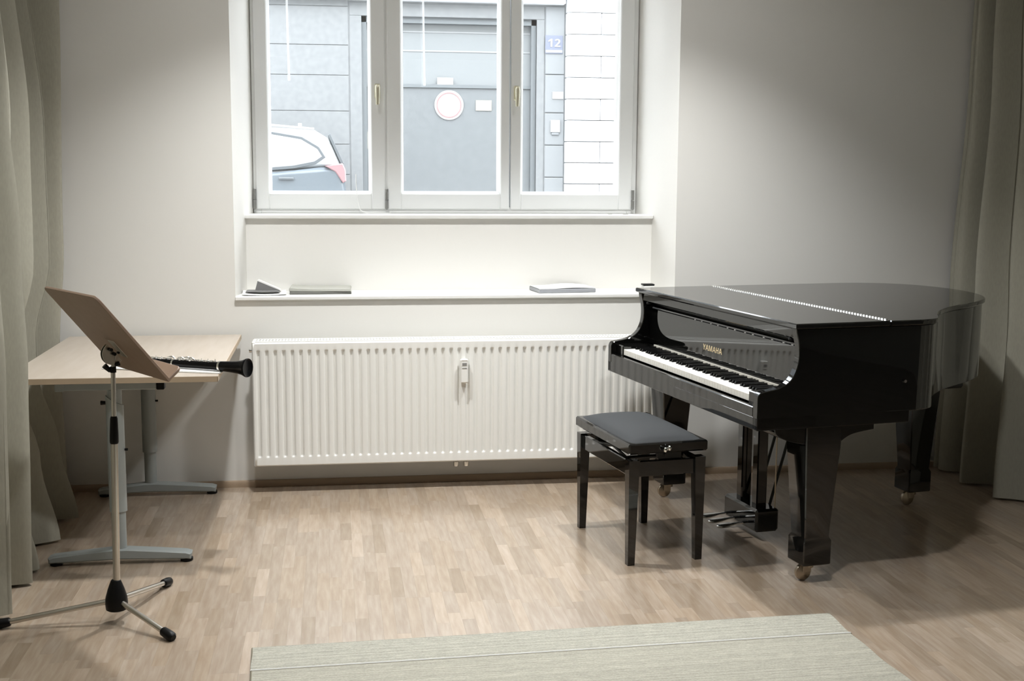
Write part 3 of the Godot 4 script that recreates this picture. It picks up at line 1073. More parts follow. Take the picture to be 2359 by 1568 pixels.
func piano() -> void:
	var t := thing("grand_piano", "black polished baby grand piano with its lid closed and keyboard open", "piano", PAT, PTURN)
	var blk: Material = M.piano_black
	var b := MB.new()
	# curved case
	var lid := lid_outline()
	var body := MB.inset(lid, 0.0)
	var rim := PackedVector2Array()
	var ins := MB.inset(lid, 0.012 if not Geometry2D.is_polygon_clockwise(lid) else -0.012)
	rim.append(Vector2(0.24, PW))
	for i in ins.size():
		if i > 4 and i < ins.size() - 4:
			rim.append(ins[i])
	rim.append(Vector2(0.24, 0.0))
	up_prism(b, rim, 0.655, 0.9825, 0.003)
	obj("case", b, blk, t)
	# lid in two leaves
	var flap := PackedVector2Array([Vector2(0.140, -0.012), Vector2(0.536, -0.012), Vector2(0.536, PW + 0.012), Vector2(0.140, PW + 0.012)])
	b = MB.new()
	up_prism(b, flap, 0.9835, 1.0035, 0.004)
	obj("lid_flap", b, blk, t)
	var main := PackedVector2Array()
	main.append(Vector2(0.541, PW + 0.010))
	for p in lid:
		if p.x > 0.56:
			main.append(p)
	main.append(Vector2(0.541, -0.010))
	b = MB.new()
	up_prism(b, main, 0.9835, 1.0035, 0.004)
	obj("lid", b, blk, t)
	b = MB.new()
	b.box(Vector3(0.5385, 1.0033, PW * 0.5), Vector3(0.015, 0.0014, PW - 0.01))
	var n := 72
	for k in n:
		var z := 0.01 + k * (PW - 0.02) / n
		b.tube([Vector3(0.5385, 1.0045, z), Vector3(0.5385, 1.0045, z + (PW - 0.02) / n * 0.62)], 0.0042, 8)
	obj("lid_hinge", b, M.silver, t)
	# arms at both ends of the keyboard
	var prof := spline([Vector2(0.0, 0.735), Vector2(0.008, 0.750), Vector2(0.030, 0.757), Vector2(0.088, 0.768), Vector2(0.128, 0.790), Vector2(0.152, 0.825), Vector2(0.163, 0.870), Vector2(0.162, 0.920), Vector2(0.152, 0.965), Vector2(0.150, 0.9825)], 5)
	var arm := PackedVector2Array([Vector2(0.0, 0.618)])
	arm.append_array(prof)
	arm.append_array(PackedVector2Array([Vector2(0.245, 0.9825), Vector2(0.245, 0.618)]))
	for z in [0.0, PW - 0.036]:
		b = MB.new()
		b.prism(arm, Transform3D(Basis(), Vector3(0, 0, z)), 0.036, 0.0025)
		obj("arm", b, blk, t)
	# keybed, side panels and key slip
	b = MB.new()
	b.bx(Vector3(0.0, 0.612, 0.0), Vector3(0.645, 0.660, PW), 0.002)
	obj("keybed", b, blk, t)
	b = MB.new()
	b.bx(Vector3(0.0005, 0.640, 0.036), Vector3(0.024, 0.697, PW - 0.036), 0.003)
	obj("key_slip", b, blk, t)
	var e := (PW - 1.225) * 0.5
	for z in [[0.036, e - 0.002], [PW - e + 0.002, PW - 0.036]]:
		b = MB.new()
		b.bx(Vector3(0.026, 0.660, z[0]), Vector3(0.186, 0.744, z[1]), 0.004)
		obj("key_block", b, blk, t)
	# keys
	var wk := 1.225 / 52.0
	var white := MB.new()
	white.bx(Vector3(0.0295, 0.702, -wk * 0.5 + 0.0004), Vector3(0.186, 0.7288, wk * 0.5 - 0.0004), 0.0012)
	var wm := white.mesh(20)
	var black := MB.new()
	black.loft([PackedVector3Array([Vector3(0.079, 0.715, 0.0058), Vector3(0.186, 0.715, 0.0058), Vector3(0.186, 0.715, -0.0058), Vector3(0.079, 0.715, -0.0058)]), PackedVector3Array([Vector3(0.079, 0.730, 0.0056), Vector3(0.186, 0.730, 0.0056), Vector3(0.186, 0.730, -0.0056), Vector3(0.079, 0.730, -0.0056)]), PackedVector3Array([Vector3(0.084, 0.7405, 0.0045), Vector3(0.186, 0.7405, 0.0045), Vector3(0.186, 0.7405, -0.0045), Vector3(0.084, 0.7405, -0.0045)])], false, true)
	var bm := black.mesh(20)
	for k in 52:
		var o := inst("white_key", wm, M.ivory, t)
		o.position.z = e + (k + 0.5) * wk
	for k in 51:
		if (k % 7) in [0, 2, 3, 5, 6]:          # A, C, D, F, G are followed by a black key
			var o := inst("black_key", bm, M.ebony, t)
			o.position.z = e + (k + 1.0) * wk
	b = MB.new()
	b.bx(Vector3(0.181, 0.735, e - 0.002), Vector3(0.190, 0.746, PW - e + 0.002), 0.001)
	obj("key_felt", b, M.felt, t)
	# fallboard, leaning back, with its rounded top rail
	var fb := frame(Vector3(0.194, 0.744, 0.0), FALL_UP, Vector3(-1, 0, 0))      # x: up the board, y: towards the player
	b = MB.new()
	b.prism(PackedVector2Array([Vector2(0, -0.018), Vector2(0.176, -0.018), Vector2(0.182, -0.010), Vector2(0.182, 0.002), Vector2(0.180, 0.010), Vector2(0.176, 0.015), Vector2(0.170, 0.016), Vector2(0.165, 0.013), Vector2(0.163, 0.006), Vector2(0.162, 0.0), Vector2(0, 0)]), Transform3D(fb.basis, fb.origin + Vector3(0, 0, 0.0365)) if fb.basis.z.z > 0 else Transform3D(fb.basis, fb.origin + Vector3(0, 0, PW - 0.0365)), PW - 0.073, 0.0015)
	var fall := obj("fallboard", b, blk, t)
	var tx := TextMesh.new()
	tx.text = "YAMAHA"
	var fo := SystemFont.new()
	fo.font_names = PackedStringArray(["Droid Sans"])
	fo.font_weight = 700
	tx.font = fo
	tx.font_size = 32
	tx.pixel_size = 0.00105
	tx.depth = 0.0006
	var up := FALL_UP.normalized()
	var logo := inst("logo", tx, M.gold_letter, fall)
	logo.transform = Transform3D(Basis(Vector3(0, 0, 1.28), up, Vector3(0, 0, 1).cross(up)), Vector3(0.194, 0.744, 0.0) + up * 0.058 + Vector3(-0.0006, 0, 0.70))
	# board and lip under the lid front
	b = MB.new()
	b.bx(Vector3(0.158, 0.944, 0.036), Vector3(0.182, 0.9825, PW - 0.036), 0.004)
	obj("lid_rail", b, blk, t)
	b = MB.new()
	b.bx(Vector3(0.216, 0.90, 0.036), Vector3(0.240, 0.9825, PW - 0.036))
	obj("shelf_front", b, M.piano_dull, t)
	for z in [0.075, PW - 0.075]:
		b = MB.new()
		b.lathe([Vector2(0.010, 0), Vector2(0.012, 0.006), Vector2(0.009, 0.012)], Transform3D(Basis(), Vector3(0.172, 0.932, z)), 14)
		obj("stop_button", b, M.rubber, t)
	b = MB.new()
	b.tube([Vector3(0.617, 0.771, PW - 0.001), Vector3(0.617, 0.771, PW + 0.007)], [0.007, 0.006], 16)
	obj("side_knob", b, M.chrome, t)
	# beams under the soundboard
	b = MB.new()
	b.bx(Vector3(0.64, 0.60, 0.25), Vector3(1.28, 0.655, 0.33), 0.004)
	b.bx(Vector3(0.64, 0.60, 0.70), Vector3(1.10, 0.655, 0.78), 0.004)
	b.bx(Vector3(1.22, 0.595, 0.30), Vector3(1.40, 0.655, 0.80), 0.01)
	obj("under_beam", b, M.piano_dull, t)
	# legs
	leg(t, Vector3(0.287, 0, 1.385), 0.612, true)
	leg(t, Vector3(0.287, 0, 0.0975), 0.612, true)
	leg(t, Vector3(1.335, 0, 0.545), 0.655, false)
	# lyre with pedals
	var lx := 0.385
	for z in [0.665, 0.803]:
		b = MB.new()
		b.bx(Vector3(lx - 0.024, 0.13, z - 0.024), Vector3(lx + 0.024, 0.612, z + 0.024), 0.005)
		obj("lyre_post", b, blk, t)
	b = MB.new()
	b.bx(Vector3(lx - 0.055, 0.036, 0.585), Vector3(lx + 0.055, 0.135, 0.883), 0.010)
	obj("pedal_box", b, blk, t)
	b = MB.new()
	b.bx(Vector3(lx - 0.05, 0.585, 0.60), Vector3(lx + 0.05, 0.612, 0.868), 0.006)
	obj("lyre_head", b, blk, t)
	for k in 3:
		var z := 0.655 + k * 0.079
		b = MB.new()
		b.tube([Vector3(lx - 0.05, 0.068, z), Vector3(lx - 0.085, 0.066, z)], 0.006, 8)
		var pd := obj("pedal_rod", b, M.piano_dull, t)
		b = MB.new()
		var rings := []
		for s in [[0.0, 0.007, 0.005], [0.03, 0.008, 0.005], [0.05, 0.015, 0.007], [0.075, 0.024, 0.009], [0.10, 0.025, 0.009], [0.115, 0.018, 0.007], [0.122, 0.005, 0.002]]:
			var r := PackedVector3Array()
			for i in 14:
				var a := TAU * i / 14.0
				r.append(Vector3(lx - 0.080 - s[0], 0.066 - s[0] * 0.06 + sin(a) * s[2], z - cos(a) * s[1]))
			rings.append(r)
		b.loft(rings)
		obj("pedal", b, M.silver, pd, 50)
	for z in [0.69, 0.80]:
		b = MB.new()
		b.tube([Vector3(lx + 0.045, 0.10, z), Vector3(lx + 0.20, 0.605, z - 0.02)], 0.0065, 10)
		obj("lyre_brace", b, M.piano_dull, t)
	for z in [0.71, 0.78, 0.86]:
		b = MB.new()
		b.tube([Vector3(lx + 0.045, 0.12, z), Vector3(lx + 0.045, 0.612, z)], 0.003, 8)
		obj("trap_rod", b, M.brass, t)

func leg(t: Node3D, at: Vector3, top: float, bracket: bool) -> void:
	var b := MB.new()
	var sq := func(h: float, y: float, bv: float) -> PackedVector3Array:
		var r := PackedVector3Array()
		for c in [[1, -1], [1, 1], [-1, 1], [-1, -1]]:
			var sx: float = c[0]
			var sz: float = c[1]
			var p1 := Vector3(sx * h, y, sz * (h - bv))
			var p2 := Vector3(sx * (h - bv), y, sz * h)
			if sx * sz > 0:
				r.append(at + p1); r.append(at + p2)
			else:
				r.append(at + p2); r.append(at + p1)
		r.reverse()
		return r
	b.loft([sq.call(0.056, 0.072, 0.004), sq.call(0.0595, 0.076, 0.004), sq.call(0.0595, 0.165, 0.004), sq.call(0.052, 0.180, 0.004), sq.call(0.072, 0.50, 0.004), sq.call(0.0745, 0.545, 0.004), sq.call(0.0745, top, 0.004)])
	var lg := obj("leg", b, M.piano_black, t)
	if bracket:
		var poly := PackedVector2Array([Vector2(0.082, 0.614)])
		poly.append_array(spline([Vector2(0.084, 0.600), Vector2(0.10, 0.580), Vector2(0.15, 0.560), Vector2(0.20, 0.548)], 4))
		poly.append_array(spline([Vector2(0.355, 0.540), Vector2(0.38, 0.560), Vector2(0.42, 0.577), Vector2(0.505, 0.589)], 4))
		poly.append(Vector2(0.505, 0.614))
		b = MB.new()
		b.prism(poly, Transform3D(Basis(), Vector3(0, 0, at.z - 0.066)), 0.132, 0.002)
		obj("leg_bracket", b, M.piano_black, t)
	# brass caster
	b = MB.new()
	b.tube([at + Vector3(0, 0.080, 0), at + Vector3(0, 0.050, 0)], 0.018, 14)
	b.box(at + Vector3(-0.014, 0.050, 0.013), Vector3(0.034, 0.034, 0.004), 0.001)
	b.box(at + Vector3(-0.014, 0.050, -0.013), Vector3(0.034, 0.034, 0.004), 0.001)
	var ca := obj("caster", b, M.brass, lg)
	b = MB.new()
	b.lathe([Vector2(0.006, -0.014), Vector2(0.024, -0.010), Vector2(0.031, -0.008), Vector2(0.033, 0.0), Vector2(0.031, 0.008), Vector2(0.024, 0.010), Vector2(0.006, 0.014)], Transform3D(Basis(Vector3.RIGHT, Vector3.BACK, Vector3.DOWN), at + Vector3(-0.026, 0.033, 0)), 24)
	obj("caster_wheel", b, M.brass, lg)

# ---------------------------------------------------------------- piano stool
func stool() -> void:
	var t := thing("piano_stool", "black adjustable piano stool with dark velvet seat before the keyboard", "stool", PAT, PTURN)
	var u0 := 0.450
	var u1 := 1.055
	var v0 := -0.328
	var v1 := 0.012
	var cx := (v0 + v1) * 0.5
	var cz := (u0 + u1) * 0.5
	t.position = PAT + Basis(Vector3.UP, PTURN) * Vector3(cx, 0, cz)
	var hx := (v1 - v0) * 0.5
	var hz := (u1 - u0) * 0.5
	var b := MB.new()
	b.box(Vector3(0, 0.4725, 0), Vector3(hx * 2, 0.043, hz * 2), 0.006)
	obj("seat_frame", b, M.piano_black, t)
	b = MB.new()
	var g := []
	var nx := 18
	var nz := 26
	for i in nx + 1:
		var col := []
		for j in nz + 1:
			var fx := -1.0 + 2.0 * i / nx
			var fz := -1.0 + 2.0 * j / nz
			var h := 0.036 * pow(maxf(0.0, 1.0 - pow(absf(fx), 3.0)), 0.6) * pow(maxf(0.0, 1.0 - pow(absf(fz), 4.0)), 0.6)
			col.append(Vector3(fx * (hx - 0.012), 0.489 + h, fz * (hz - 0.012)))
		g.append(col)
	b.grid(g, true)
	obj("seat_cushion", b, M.velvet, t, 80)
	var fx := hx - 0.028
	var fz := hz - 0.030
	for sx in [-1.0, 1.0]:
		for sz in [-1.0, 1.0]:
			b = MB.new()
			var top := PackedVector3Array()
			var bot := PackedVector3Array()
			for c in [[-1, 1], [1, 1], [1, -1], [-1, -1]]:
				bot.append(Vector3(sx * (fx + 0.004) + c[0] * 0.0145, 0.0, sz * (fz + 0.002) + c[1] * 0.0145))
				top.append(Vector3(sx * fx + c[0] * 0.0225, 0.425, sz * fz + c[1] * 0.0225))
			b.loft([bot, top])
			obj("leg", b, M.piano_black, t)
	for sx in [-1.0, 1.0]:
		b = MB.new()
		b.box(Vector3(sx * fx, 0.388, 0), Vector3(0.022, 0.062, fz * 2 - 0.04), 0.003)
		obj("apron_rail", b, M.piano_black, t)
	for sz in [-1.0, 1.0]:
		b = MB.new()
		b.box(Vector3(0, 0.388, sz * fz), Vector3(fx * 2 - 0.04, 0.062, 0.022), 0.003)
		obj("apron_rail", b, M.piano_black, t)
	# lifting scissors
	for sx in [-1.0, 1.0]:
		b = MB.new()
		for d in [-1.0, 1.0]:
			b.tube([Vector3(sx * (fx - 0.03), 0.395, -d * 0.20), Vector3(sx * (fx - 0.03), 0.452, d * 0.20)], 0.006, 8)
		obj("lift_scissor", b, M.piano_dull, t)
	b = MB.new()
	b.tube([Vector3(0.0, 0.440, -hz + 0.03), Vector3(0.0, 0.440, hz - 0.02)], 0.008, 10)
	b.tube([Vector3(-fx + 0.02, 0.41, 0.17), Vector3(fx - 0.02, 0.41, 0.17)], 0.008, 10)
	b.box(Vector3(0.02, 0.435, hz - 0.045), Vector3(0.10, 0.035, 0.03), 0.004)
	obj("lift_spindle", b, M.piano_dull, t)
	b = MB.new()
	b.tube([Vector3(-0.015, 0.472, hz - 0.01), Vector3(-0.015, 0.472, hz + 0.018)], 0.007, 10)
	for d in [-1.0, 1.0]:
		b.lathe([Vector2(0.0, -0.010), Vector2(0.006, -0.008), Vector2(0.009, 0.0), Vector2(0.006, 0.008), Vector2(0.0, 0.010)], Transform3D(Basis(), Vector3(-0.015 + d * 0.009, 0.472 + d * 0.003, hz + 0.020)), 14)
	obj("height_knob", b, M.chrome, t, 60)

# ---------------------------------------------------------------- music stand
func music_stand() -> void:
	var base := Vector3(-0.757, 0, 1.85)
	var t := thing("music_stand", "chrome tripod music stand with a tilted brown wooden desk plate", "music stand", base)
	var hubc := Vector3(0, 0, 0)
	# legs
	var feet := [Vector3(-1.165, 0.014, 1.862), Vector3(-0.540, 0.014, 2.058), Vector3(-0.627, 0.014, 1.462)]
	for f in feet:
		var b := MB.new()
		var d: Vector3 = f - base
		var a := d.normalized()
		var inner := Vector3(a.x * 0.02, 0.078, a.z * 0.02)
		var outer := Vector3(d.x - a.x * 0.03, 0.018, d.z - a.z * 0.03)
		b.tube([inner, outer], 0.0095, 14)
		var lg := obj("leg", b, M.steel, t)
		b = MB.new()
		var ax := (outer - inner).normalized()
		b.tube([outer - ax * 0.030, outer - ax * 0.026, outer + ax * 0.006, outer + ax * 0.020, outer + ax * 0.026], [0.0125, 0.0155, 0.0170, 0.0160, 0.011], 16)
		obj("foot_cap", b, M.rubber, lg, 50)
	var b := MB.new()
	b.lathe([Vector2(0.030, 0.046), Vector2(0.036, 0.050), Vector2(0.038, 0.070), Vector2(0.036, 0.092), Vector2(0.028, 0.120), Vector2(0.017, 0.150), Vector2(0.014, 0.153)], Transform3D.IDENTITY, 28)
	obj("base_hub", b, M.rubber, t, 50)
	var top := Vector3(0.017, 0.885, 0.0)
	var lean := func(y: float) -> Vector3: return Vector3(0.017 * y / 0.885, y, 0)
	b = MB.new()
	b.tube([lean.call(0.12), lean.call(0.64)], 0.0120, 18)
	obj("outer_tube", b, M.steel, t)
	b = MB.new()
	b.tube([lean.call(0.628), lean.call(0.634), lean.call(0.66), lean.call(0.715), lean.call(0.722)], [0.013, 0.0150, 0.0148, 0.0125, 0.010], 18)
	obj("clutch_grip", b, M.rubber, t, 50)
	b = MB.new()
	b.tube([lean.call(0.66), lean.call(0.885)], 0.0078, 16)
	obj("inner_tube", b, M.steel, t)
	# tilted plate
	var c := Vector3(-0.757, 1.006, 1.861) - base
	var e1 := Vector3(0.5324, 0, 0.8465).normalized()          # along the ledge
	var e2 := Vector3(-0.536, 0.7736, 0.338).normalized()      # up the plate
	var nb := e1.cross(e2).normalized()                        # back of the plate
	if nb.y > 0:
		nb = -nb
	var hw := 0.224
	var hh := 0.188
	var rc := 0.022
	var poly := PackedVector2Array()
	for q in [[1, -1, -90, 0.004], [1, 1, 0, rc], [-1, 1, 90, rc], [-1, -1, 180, 0.004]]:
		var rr: float = q[3]
		for i in 5:
			var an := deg_to_rad(q[2] + i * 22.5)
			poly.append(Vector2(q[0] * (hw - rr) + cos(an) * rr, q[1] * (hh - rr) + sin(an) * rr))
	b = MB.new()
	var xf := Transform3D(Basis(e1, e2, e1.cross(e2)), c)
	var ez: Vector3 = xf.basis.z
	xf.origin = c - ez * (0.005 if ez.dot(nb) < 0 else 0.005)
	b.prism(poly, xf, 0.010, 0.0015)
	obj("desk_plate", b, M.plywood, t)
	# ledge along the lower edge, pointing away from the back
	poly = PackedVector2Array()
	for q in [[1, 1, 0, 0.02], [-1, 1, 90, 0.02]]:
		for i in 5:
			var an := deg_to_rad(q[2] + i * 22.5)
			poly.append(Vector2(q[0] * (hw - 0.02) + cos(an) * 0.02, 0.062 - 0.02 + sin(an) * 0.02))
	poly.append(Vector2(-hw, 0.0))
	poly.append(Vector2(hw, 0.0))
	b = MB.new()
	b.prism(poly, frame(c - e2 * (hh - 0.001) + nb * 0.004, e1, -nb), 0.010, 0.002)
	obj("ledge", b, M.plywood, t)
	# tilt bracket
	var pv := Vector3(-0.739, 0.935, 1.85) - base
	b = MB.new()
	var disc := PackedVector2Array()
	for i in 25:
		var an := deg_to_rad(-100 + i * 200.0 / 24)
		disc.append(Vector2(cos(an), sin(an)) * 0.038)
	# polygon in (nb, e2) plane, axis along e1
	var dx := frame(pv + e1 * 0.006, nb, e2)
	b.prism(disc, dx, 0.003, 0.0005)
	dx = frame(pv - e1 * 0.009, nb, e2)
	b.prism(disc, dx, 0.003, 0.0005)
	obj("tilt_disc", b, M.steel, t)
	b = MB.new()
	var onp := pv - nb * 0.024
	b.box(Vector3.ZERO, Vector3(0.05, 0.075, 0.004), 0.001, Transform3D(Basis(e1, e2, e1.cross(e2)), onp))
	obj("mount_plate", b, M.steel, t)
	b = MB.new()
	b.tube([pv - e1 * 0.02, pv + e1 * 0.018], 0.006, 10)
	b.tube([pv + e2 * 0.02 + e1 * 0.012, pv + e2 * 0.02 + e1 * 0.022], 0.006, 10)
	b.tube([pv - e2 * 0.005 - nb * 0.012 + e1 * 0.010, pv - e2 * 0.005 - nb * 0.012 + e1 * 0.020], 0.004, 10)
	obj("tilt_bolt", b, M.rubber, t)
	b = MB.new()
	b.tube([top, pv - e2 * 0.01], 0.0070, 12)
	obj("neck", b, M.steel, t)
	b = MB.new()
	b.tube([top + Vector3(-0.008, -0.008, 0.006), top + Vector3(-0.026, 0.012, 0.012)], [0.007, 0.010], 10)
	b.tube([top + Vector3(0.008, 0.012, 0.0), top + Vector3(0.022, 0.016, 0.0)], [0.006, 0.008], 10)
	b.tube([top + Vector3(0, -0.014, 0), top + Vector3(0, 0.006, 0)], 0.0105, 12)
	obj("wing_screw", b, M.rubber, t)

# ---------------------------------------------------------------- clarinet and sheets on the desk
func clarinet() -> void:
	var s := MB.new()
	s.box(Vector3(0, 0.002, 0), Vector3(0.50, 0.003, 0.20), 0.0005)
	s.box(Vector3(0.004, 0.0045, 0.003), Vector3(0.48, 0.002, 0.19), 0.0005, Transform3D(Basis(Vector3.UP, 0.02), Vector3.ZERO))
	var sh := obj("sheet_music", s, M.paper)
	sh.position = Vector3(-0.652, 0.7607, 1.050)
	sh.rotation.y = -0.34
	tag(sh, "white music sheets lying on the desk under the clarinet", "sheet music")
	var bell := Vector3(-0.338, 0.786, 1.250)
	var dir := Vector3(-0.88, -0.004, -0.475).normalized()
	var t := thing("clarinet", "black clarinet with silver keys lying on the desk, bell over its edge", "clarinet", bell)
	var xf := frame(Vector3.ZERO, dir.cross(Vector3.UP).normalized(), dir)       # local y runs along the clarinet
	var b := MB.new()
	b.lathe([Vector2(0.030, 0.004), Vector2(0.0365, 0.0), Vector2(0.0375, 0.004), Vector2(0.0355, 0.010), Vector2(0.030, 0.022), Vector2(0.0255, 0.042), Vector2(0.0225, 0.070), Vector2(0.0205, 0.100), Vector2(0.0195, 0.121)], xf, 32)
	obj("bell", b, M.clarinet_black, t, 60)
	b = MB.new()
	b.lathe([Vector2(0.0185, 0.121), Vector2(0.0205, 0.122), Vector2(0.0205, 0.130), Vector2(0.0185, 0.131)], xf, 28)
	b.lathe([Vector2(0.0145, 0.338), Vector2(0.0170, 0.339), Vector2(0.0170, 0.345), Vector2(0.0145, 0.346)], xf, 28)
	b.lathe([Vector2(0.0140, 0.500), Vector2(0.0172, 0.501), Vector2(0.0172, 0.506), Vector2(0.0140, 0.507)], xf, 28)
	obj("ring", b, M.silver, t)
	b = MB.new()
	b.lathe([Vector2(0.0170, 0.131), Vector2(0.0160, 0.150), Vector2(0.0152, 0.20), Vector2(0.0150, 0.338)], xf, 28)
	obj("lower_joint", b, M.clarinet_black, t, 50)
	b = MB.new()
	b.lathe([Vector2(0.0150, 0.346), Vector2(0.0145, 0.40), Vector2(0.0145, 0.500)], xf, 28)
	obj("upper_joint", b, M.clarinet_black, t, 50)
	b = MB.new()
	b.lathe([Vector2(0.0150, 0.507), Vector2(0.0165, 0.515), Vector2(0.0160, 0.54), Vector2(0.0130, 0.545), Vector2(0.0125, 0.56), Vector2(0.0080, 0.595), Vector2(0.004, 0.605)], xf, 24)
	obj("mouthpiece", b, M.clarinet_black, t, 50)
	var up := Vector3.UP
	var side := dir.cross(up).normalized()
	for rod in [[0.17, 0.33, 0.55], [0.36, 0.49, 0.55], [0.19, 0.32, 1.2], [0.37, 0.47, 1.2]]:
		var off: Vector3 = (up * cos(rod[2]) + side * sin(rod[2])) * 0.0195
		b = MB.new()
		b.tube([dir * rod[0] + off, dir * rod[1] + off], 0.0018, 8)
		for f in [0.0, 0.5, 1.0]:
			var p: Vector3 = dir * lerpf(rod[0], rod[1], f)
			b.tube([p + off * 0.7, p + off * 1.12], 0.0026, 8)
		obj("key_rod", b, M.silver, t)
	for k in [[0.155, 0.2, 0.0075], [0.185, 0.0, 0.0085], [0.215, 0.0, 0.0085], [0.238, 0.8, 0.006], [0.262, -0.2, 0.0065], [0.285, 0.15, 0.0065], [0.310, -0.1, 0.0065], [0.325, 0.9, 0.007], [0.375, 0.1, 0.006], [0.40, -0.1, 0.006], [0.43, 0.1, 0.006], [0.465, 0.5, 0.0065]]:
		var n: Vector3 = (up * cos(k[1]) + side * sin(k[1])).normalized()
		b = MB.new()
		b.tube([dir * k[0] + n * 0.0150, dir * k[0] + n * 0.0185, dir * k[0] + n * 0.0195], [k[2], k[2], k[2] * 0.7], 14)
		b.box(Vector3.ZERO, Vector3(0.003, 0.010, 0.002), 0.0, frame(dir * k[0] + n * 0.020 + side * 0.006, side, n))
		obj("key", b, M.silver, t)
	for k in [[0.270, 0.012], [0.248, 0.006], [0.29, 0.0], [0.34, 0.008]]:
		b = MB.new()
		b.tube([dir * k[0] + up * 0.018 + side * k[1], dir * (k[0] + 0.012) + up * 0.025 + side * k[1], dir * (k[0] + 0.03) + up * 0.024 + side * k[1]], [0.0025, 0.0035, 0.002], 8)
		obj("touch_piece", b, M.silver, t)

# ---------------------------------------------------------------- rug
func rug() -> void:
	var im := Image.create(512, 1024, false, Image.FORMAT_RGB8)
	var hi := Image.create(512, 1024, false, Image.FORMAT_RGB8)
	var rng := RandomNumberGenerator.new()
	rng.seed = 5
	var n := FastNoiseLite.new()
	n.seed = 9
	n.frequency = 0.02
	var n2 := FastNoiseLite.new()
	n2.seed = 4
	n2.frequency = 0.35
	for y in 1024:
		var row := y / 3
		rng.seed = 1000 + row
		var tone := rng.randf_range(-0.05, 0.05)
		var off := rng.randf() * 900.0
		for x in 512:
			var a := TAU * x / 512.0
			var px := cos(a) * 81.5
			var pz := sin(a) * 81.5
			var f := 0.90 + tone + 0.10 * n.get_noise_3d(px * 2.0, pz * 2.0 + off, row * 13.0) + 0.12 * n2.get_noise_3d(px, pz + off, row * 3.0)
			if y % 3 == 2:
				f -= 0.13
			f = clampf(f, 0.0, 1.0)
			im.set_pixel(x, y, Color(f, f, f * 0.995))
			var hgt := (0.25 if y % 3 == 2 else 0.8) + 0.2 * n2.get_noise_3d(px, pz + off, row * 7.0)
			hi.set_pixel(x, y, Color(hgt, hgt, hgt))
	var m := mat("wool", lin(0.56, 0.54, 0.455), 0.95)
	triplanar(m, ImageTexture.create_from_image(im), Vector3(0.7, 1.0, 1.05), false)
	bump(m, ImageTexture.create_from_image(hi), 0.12)
	var m2 := mat("wool_border", lin(0.575, 0.56, 0.48), 0.95)
	triplanar(m2, ImageTexture.create_from_image(im), Vector3(0.7, 1.0, 0.8), false, Vector3(0.3, 0, 0.4))
	bump(m2, ImageTexture.create_from_image(hi), 0.2)
	var t := thing("rug", "flat woven pale grey beige wool rug on the oak floor", "rug", Vector3(-0.283, 0, 2.163), 0.0365)
	var L := 3.0
	var W := 1.99
	var wav := func(z: float) -> float: return 0.004 * sin(z * 9.0) + 0.003 * sin(z * 23.0 + 1.0)
	var g := []
	for i in 61:
		var z := 0.192 + (L - 0.192) * i / 60.0
		g.append([Vector3(wav.call(z), 0.001, z), Vector3(wav.call(z), 0.008, z), Vector3(W + wav.call(z + 3), 0.008, z), Vector3(W + wav.call(z + 3), 0.001, z)])
	var b := MB.new()
	b.grid(g, true)
	obj("rug_field", b, m, t, 20)
	g = []
	for i in 21:
		var z := 0.186 * i / 20.0
		g.append([Vector3(wav.call(z), 0.001, z), Vector3(wav.call(z), 0.0085, z), Vector3(W + wav.call(z + 3), 0.0085, z), Vector3(W + wav.call(z + 3), 0.001, z)])
	b = MB.new()
	b.grid(g, true)
	b.q(g[0][0], g[0][3], g[0][2], g[0][1])
	obj("rug_border", b, m2, t, 20)
	b = MB.new()
	b.tube([Vector3(0.0, 0.0072, 0.189), Vector3(W, 0.0072, 0.189)], 0.0028, 6)
	obj("border_cord", b, M.paper, t)
	b = MB.new()
	b.tube([Vector3(0.0, 0.0068, 0.196), Vector3(W, 0.0068, 0.196)], 0.002, 6)
	b.tube([Vector3(wav.call(0.0), 0.005, 0.0), Vector3(wav.call(0.3), 0.005, 0.3), Vector3(wav.call(0.8), 0.005, 0.8), Vector3(wav.call(1.5), 0.005, 1.5), Vector3(0, 0.005, L)], 0.0035, 6)
	obj("edge_thread", b, mat("wool_dark", lin(0.20, 0.18, 0.13), 0.95), t)

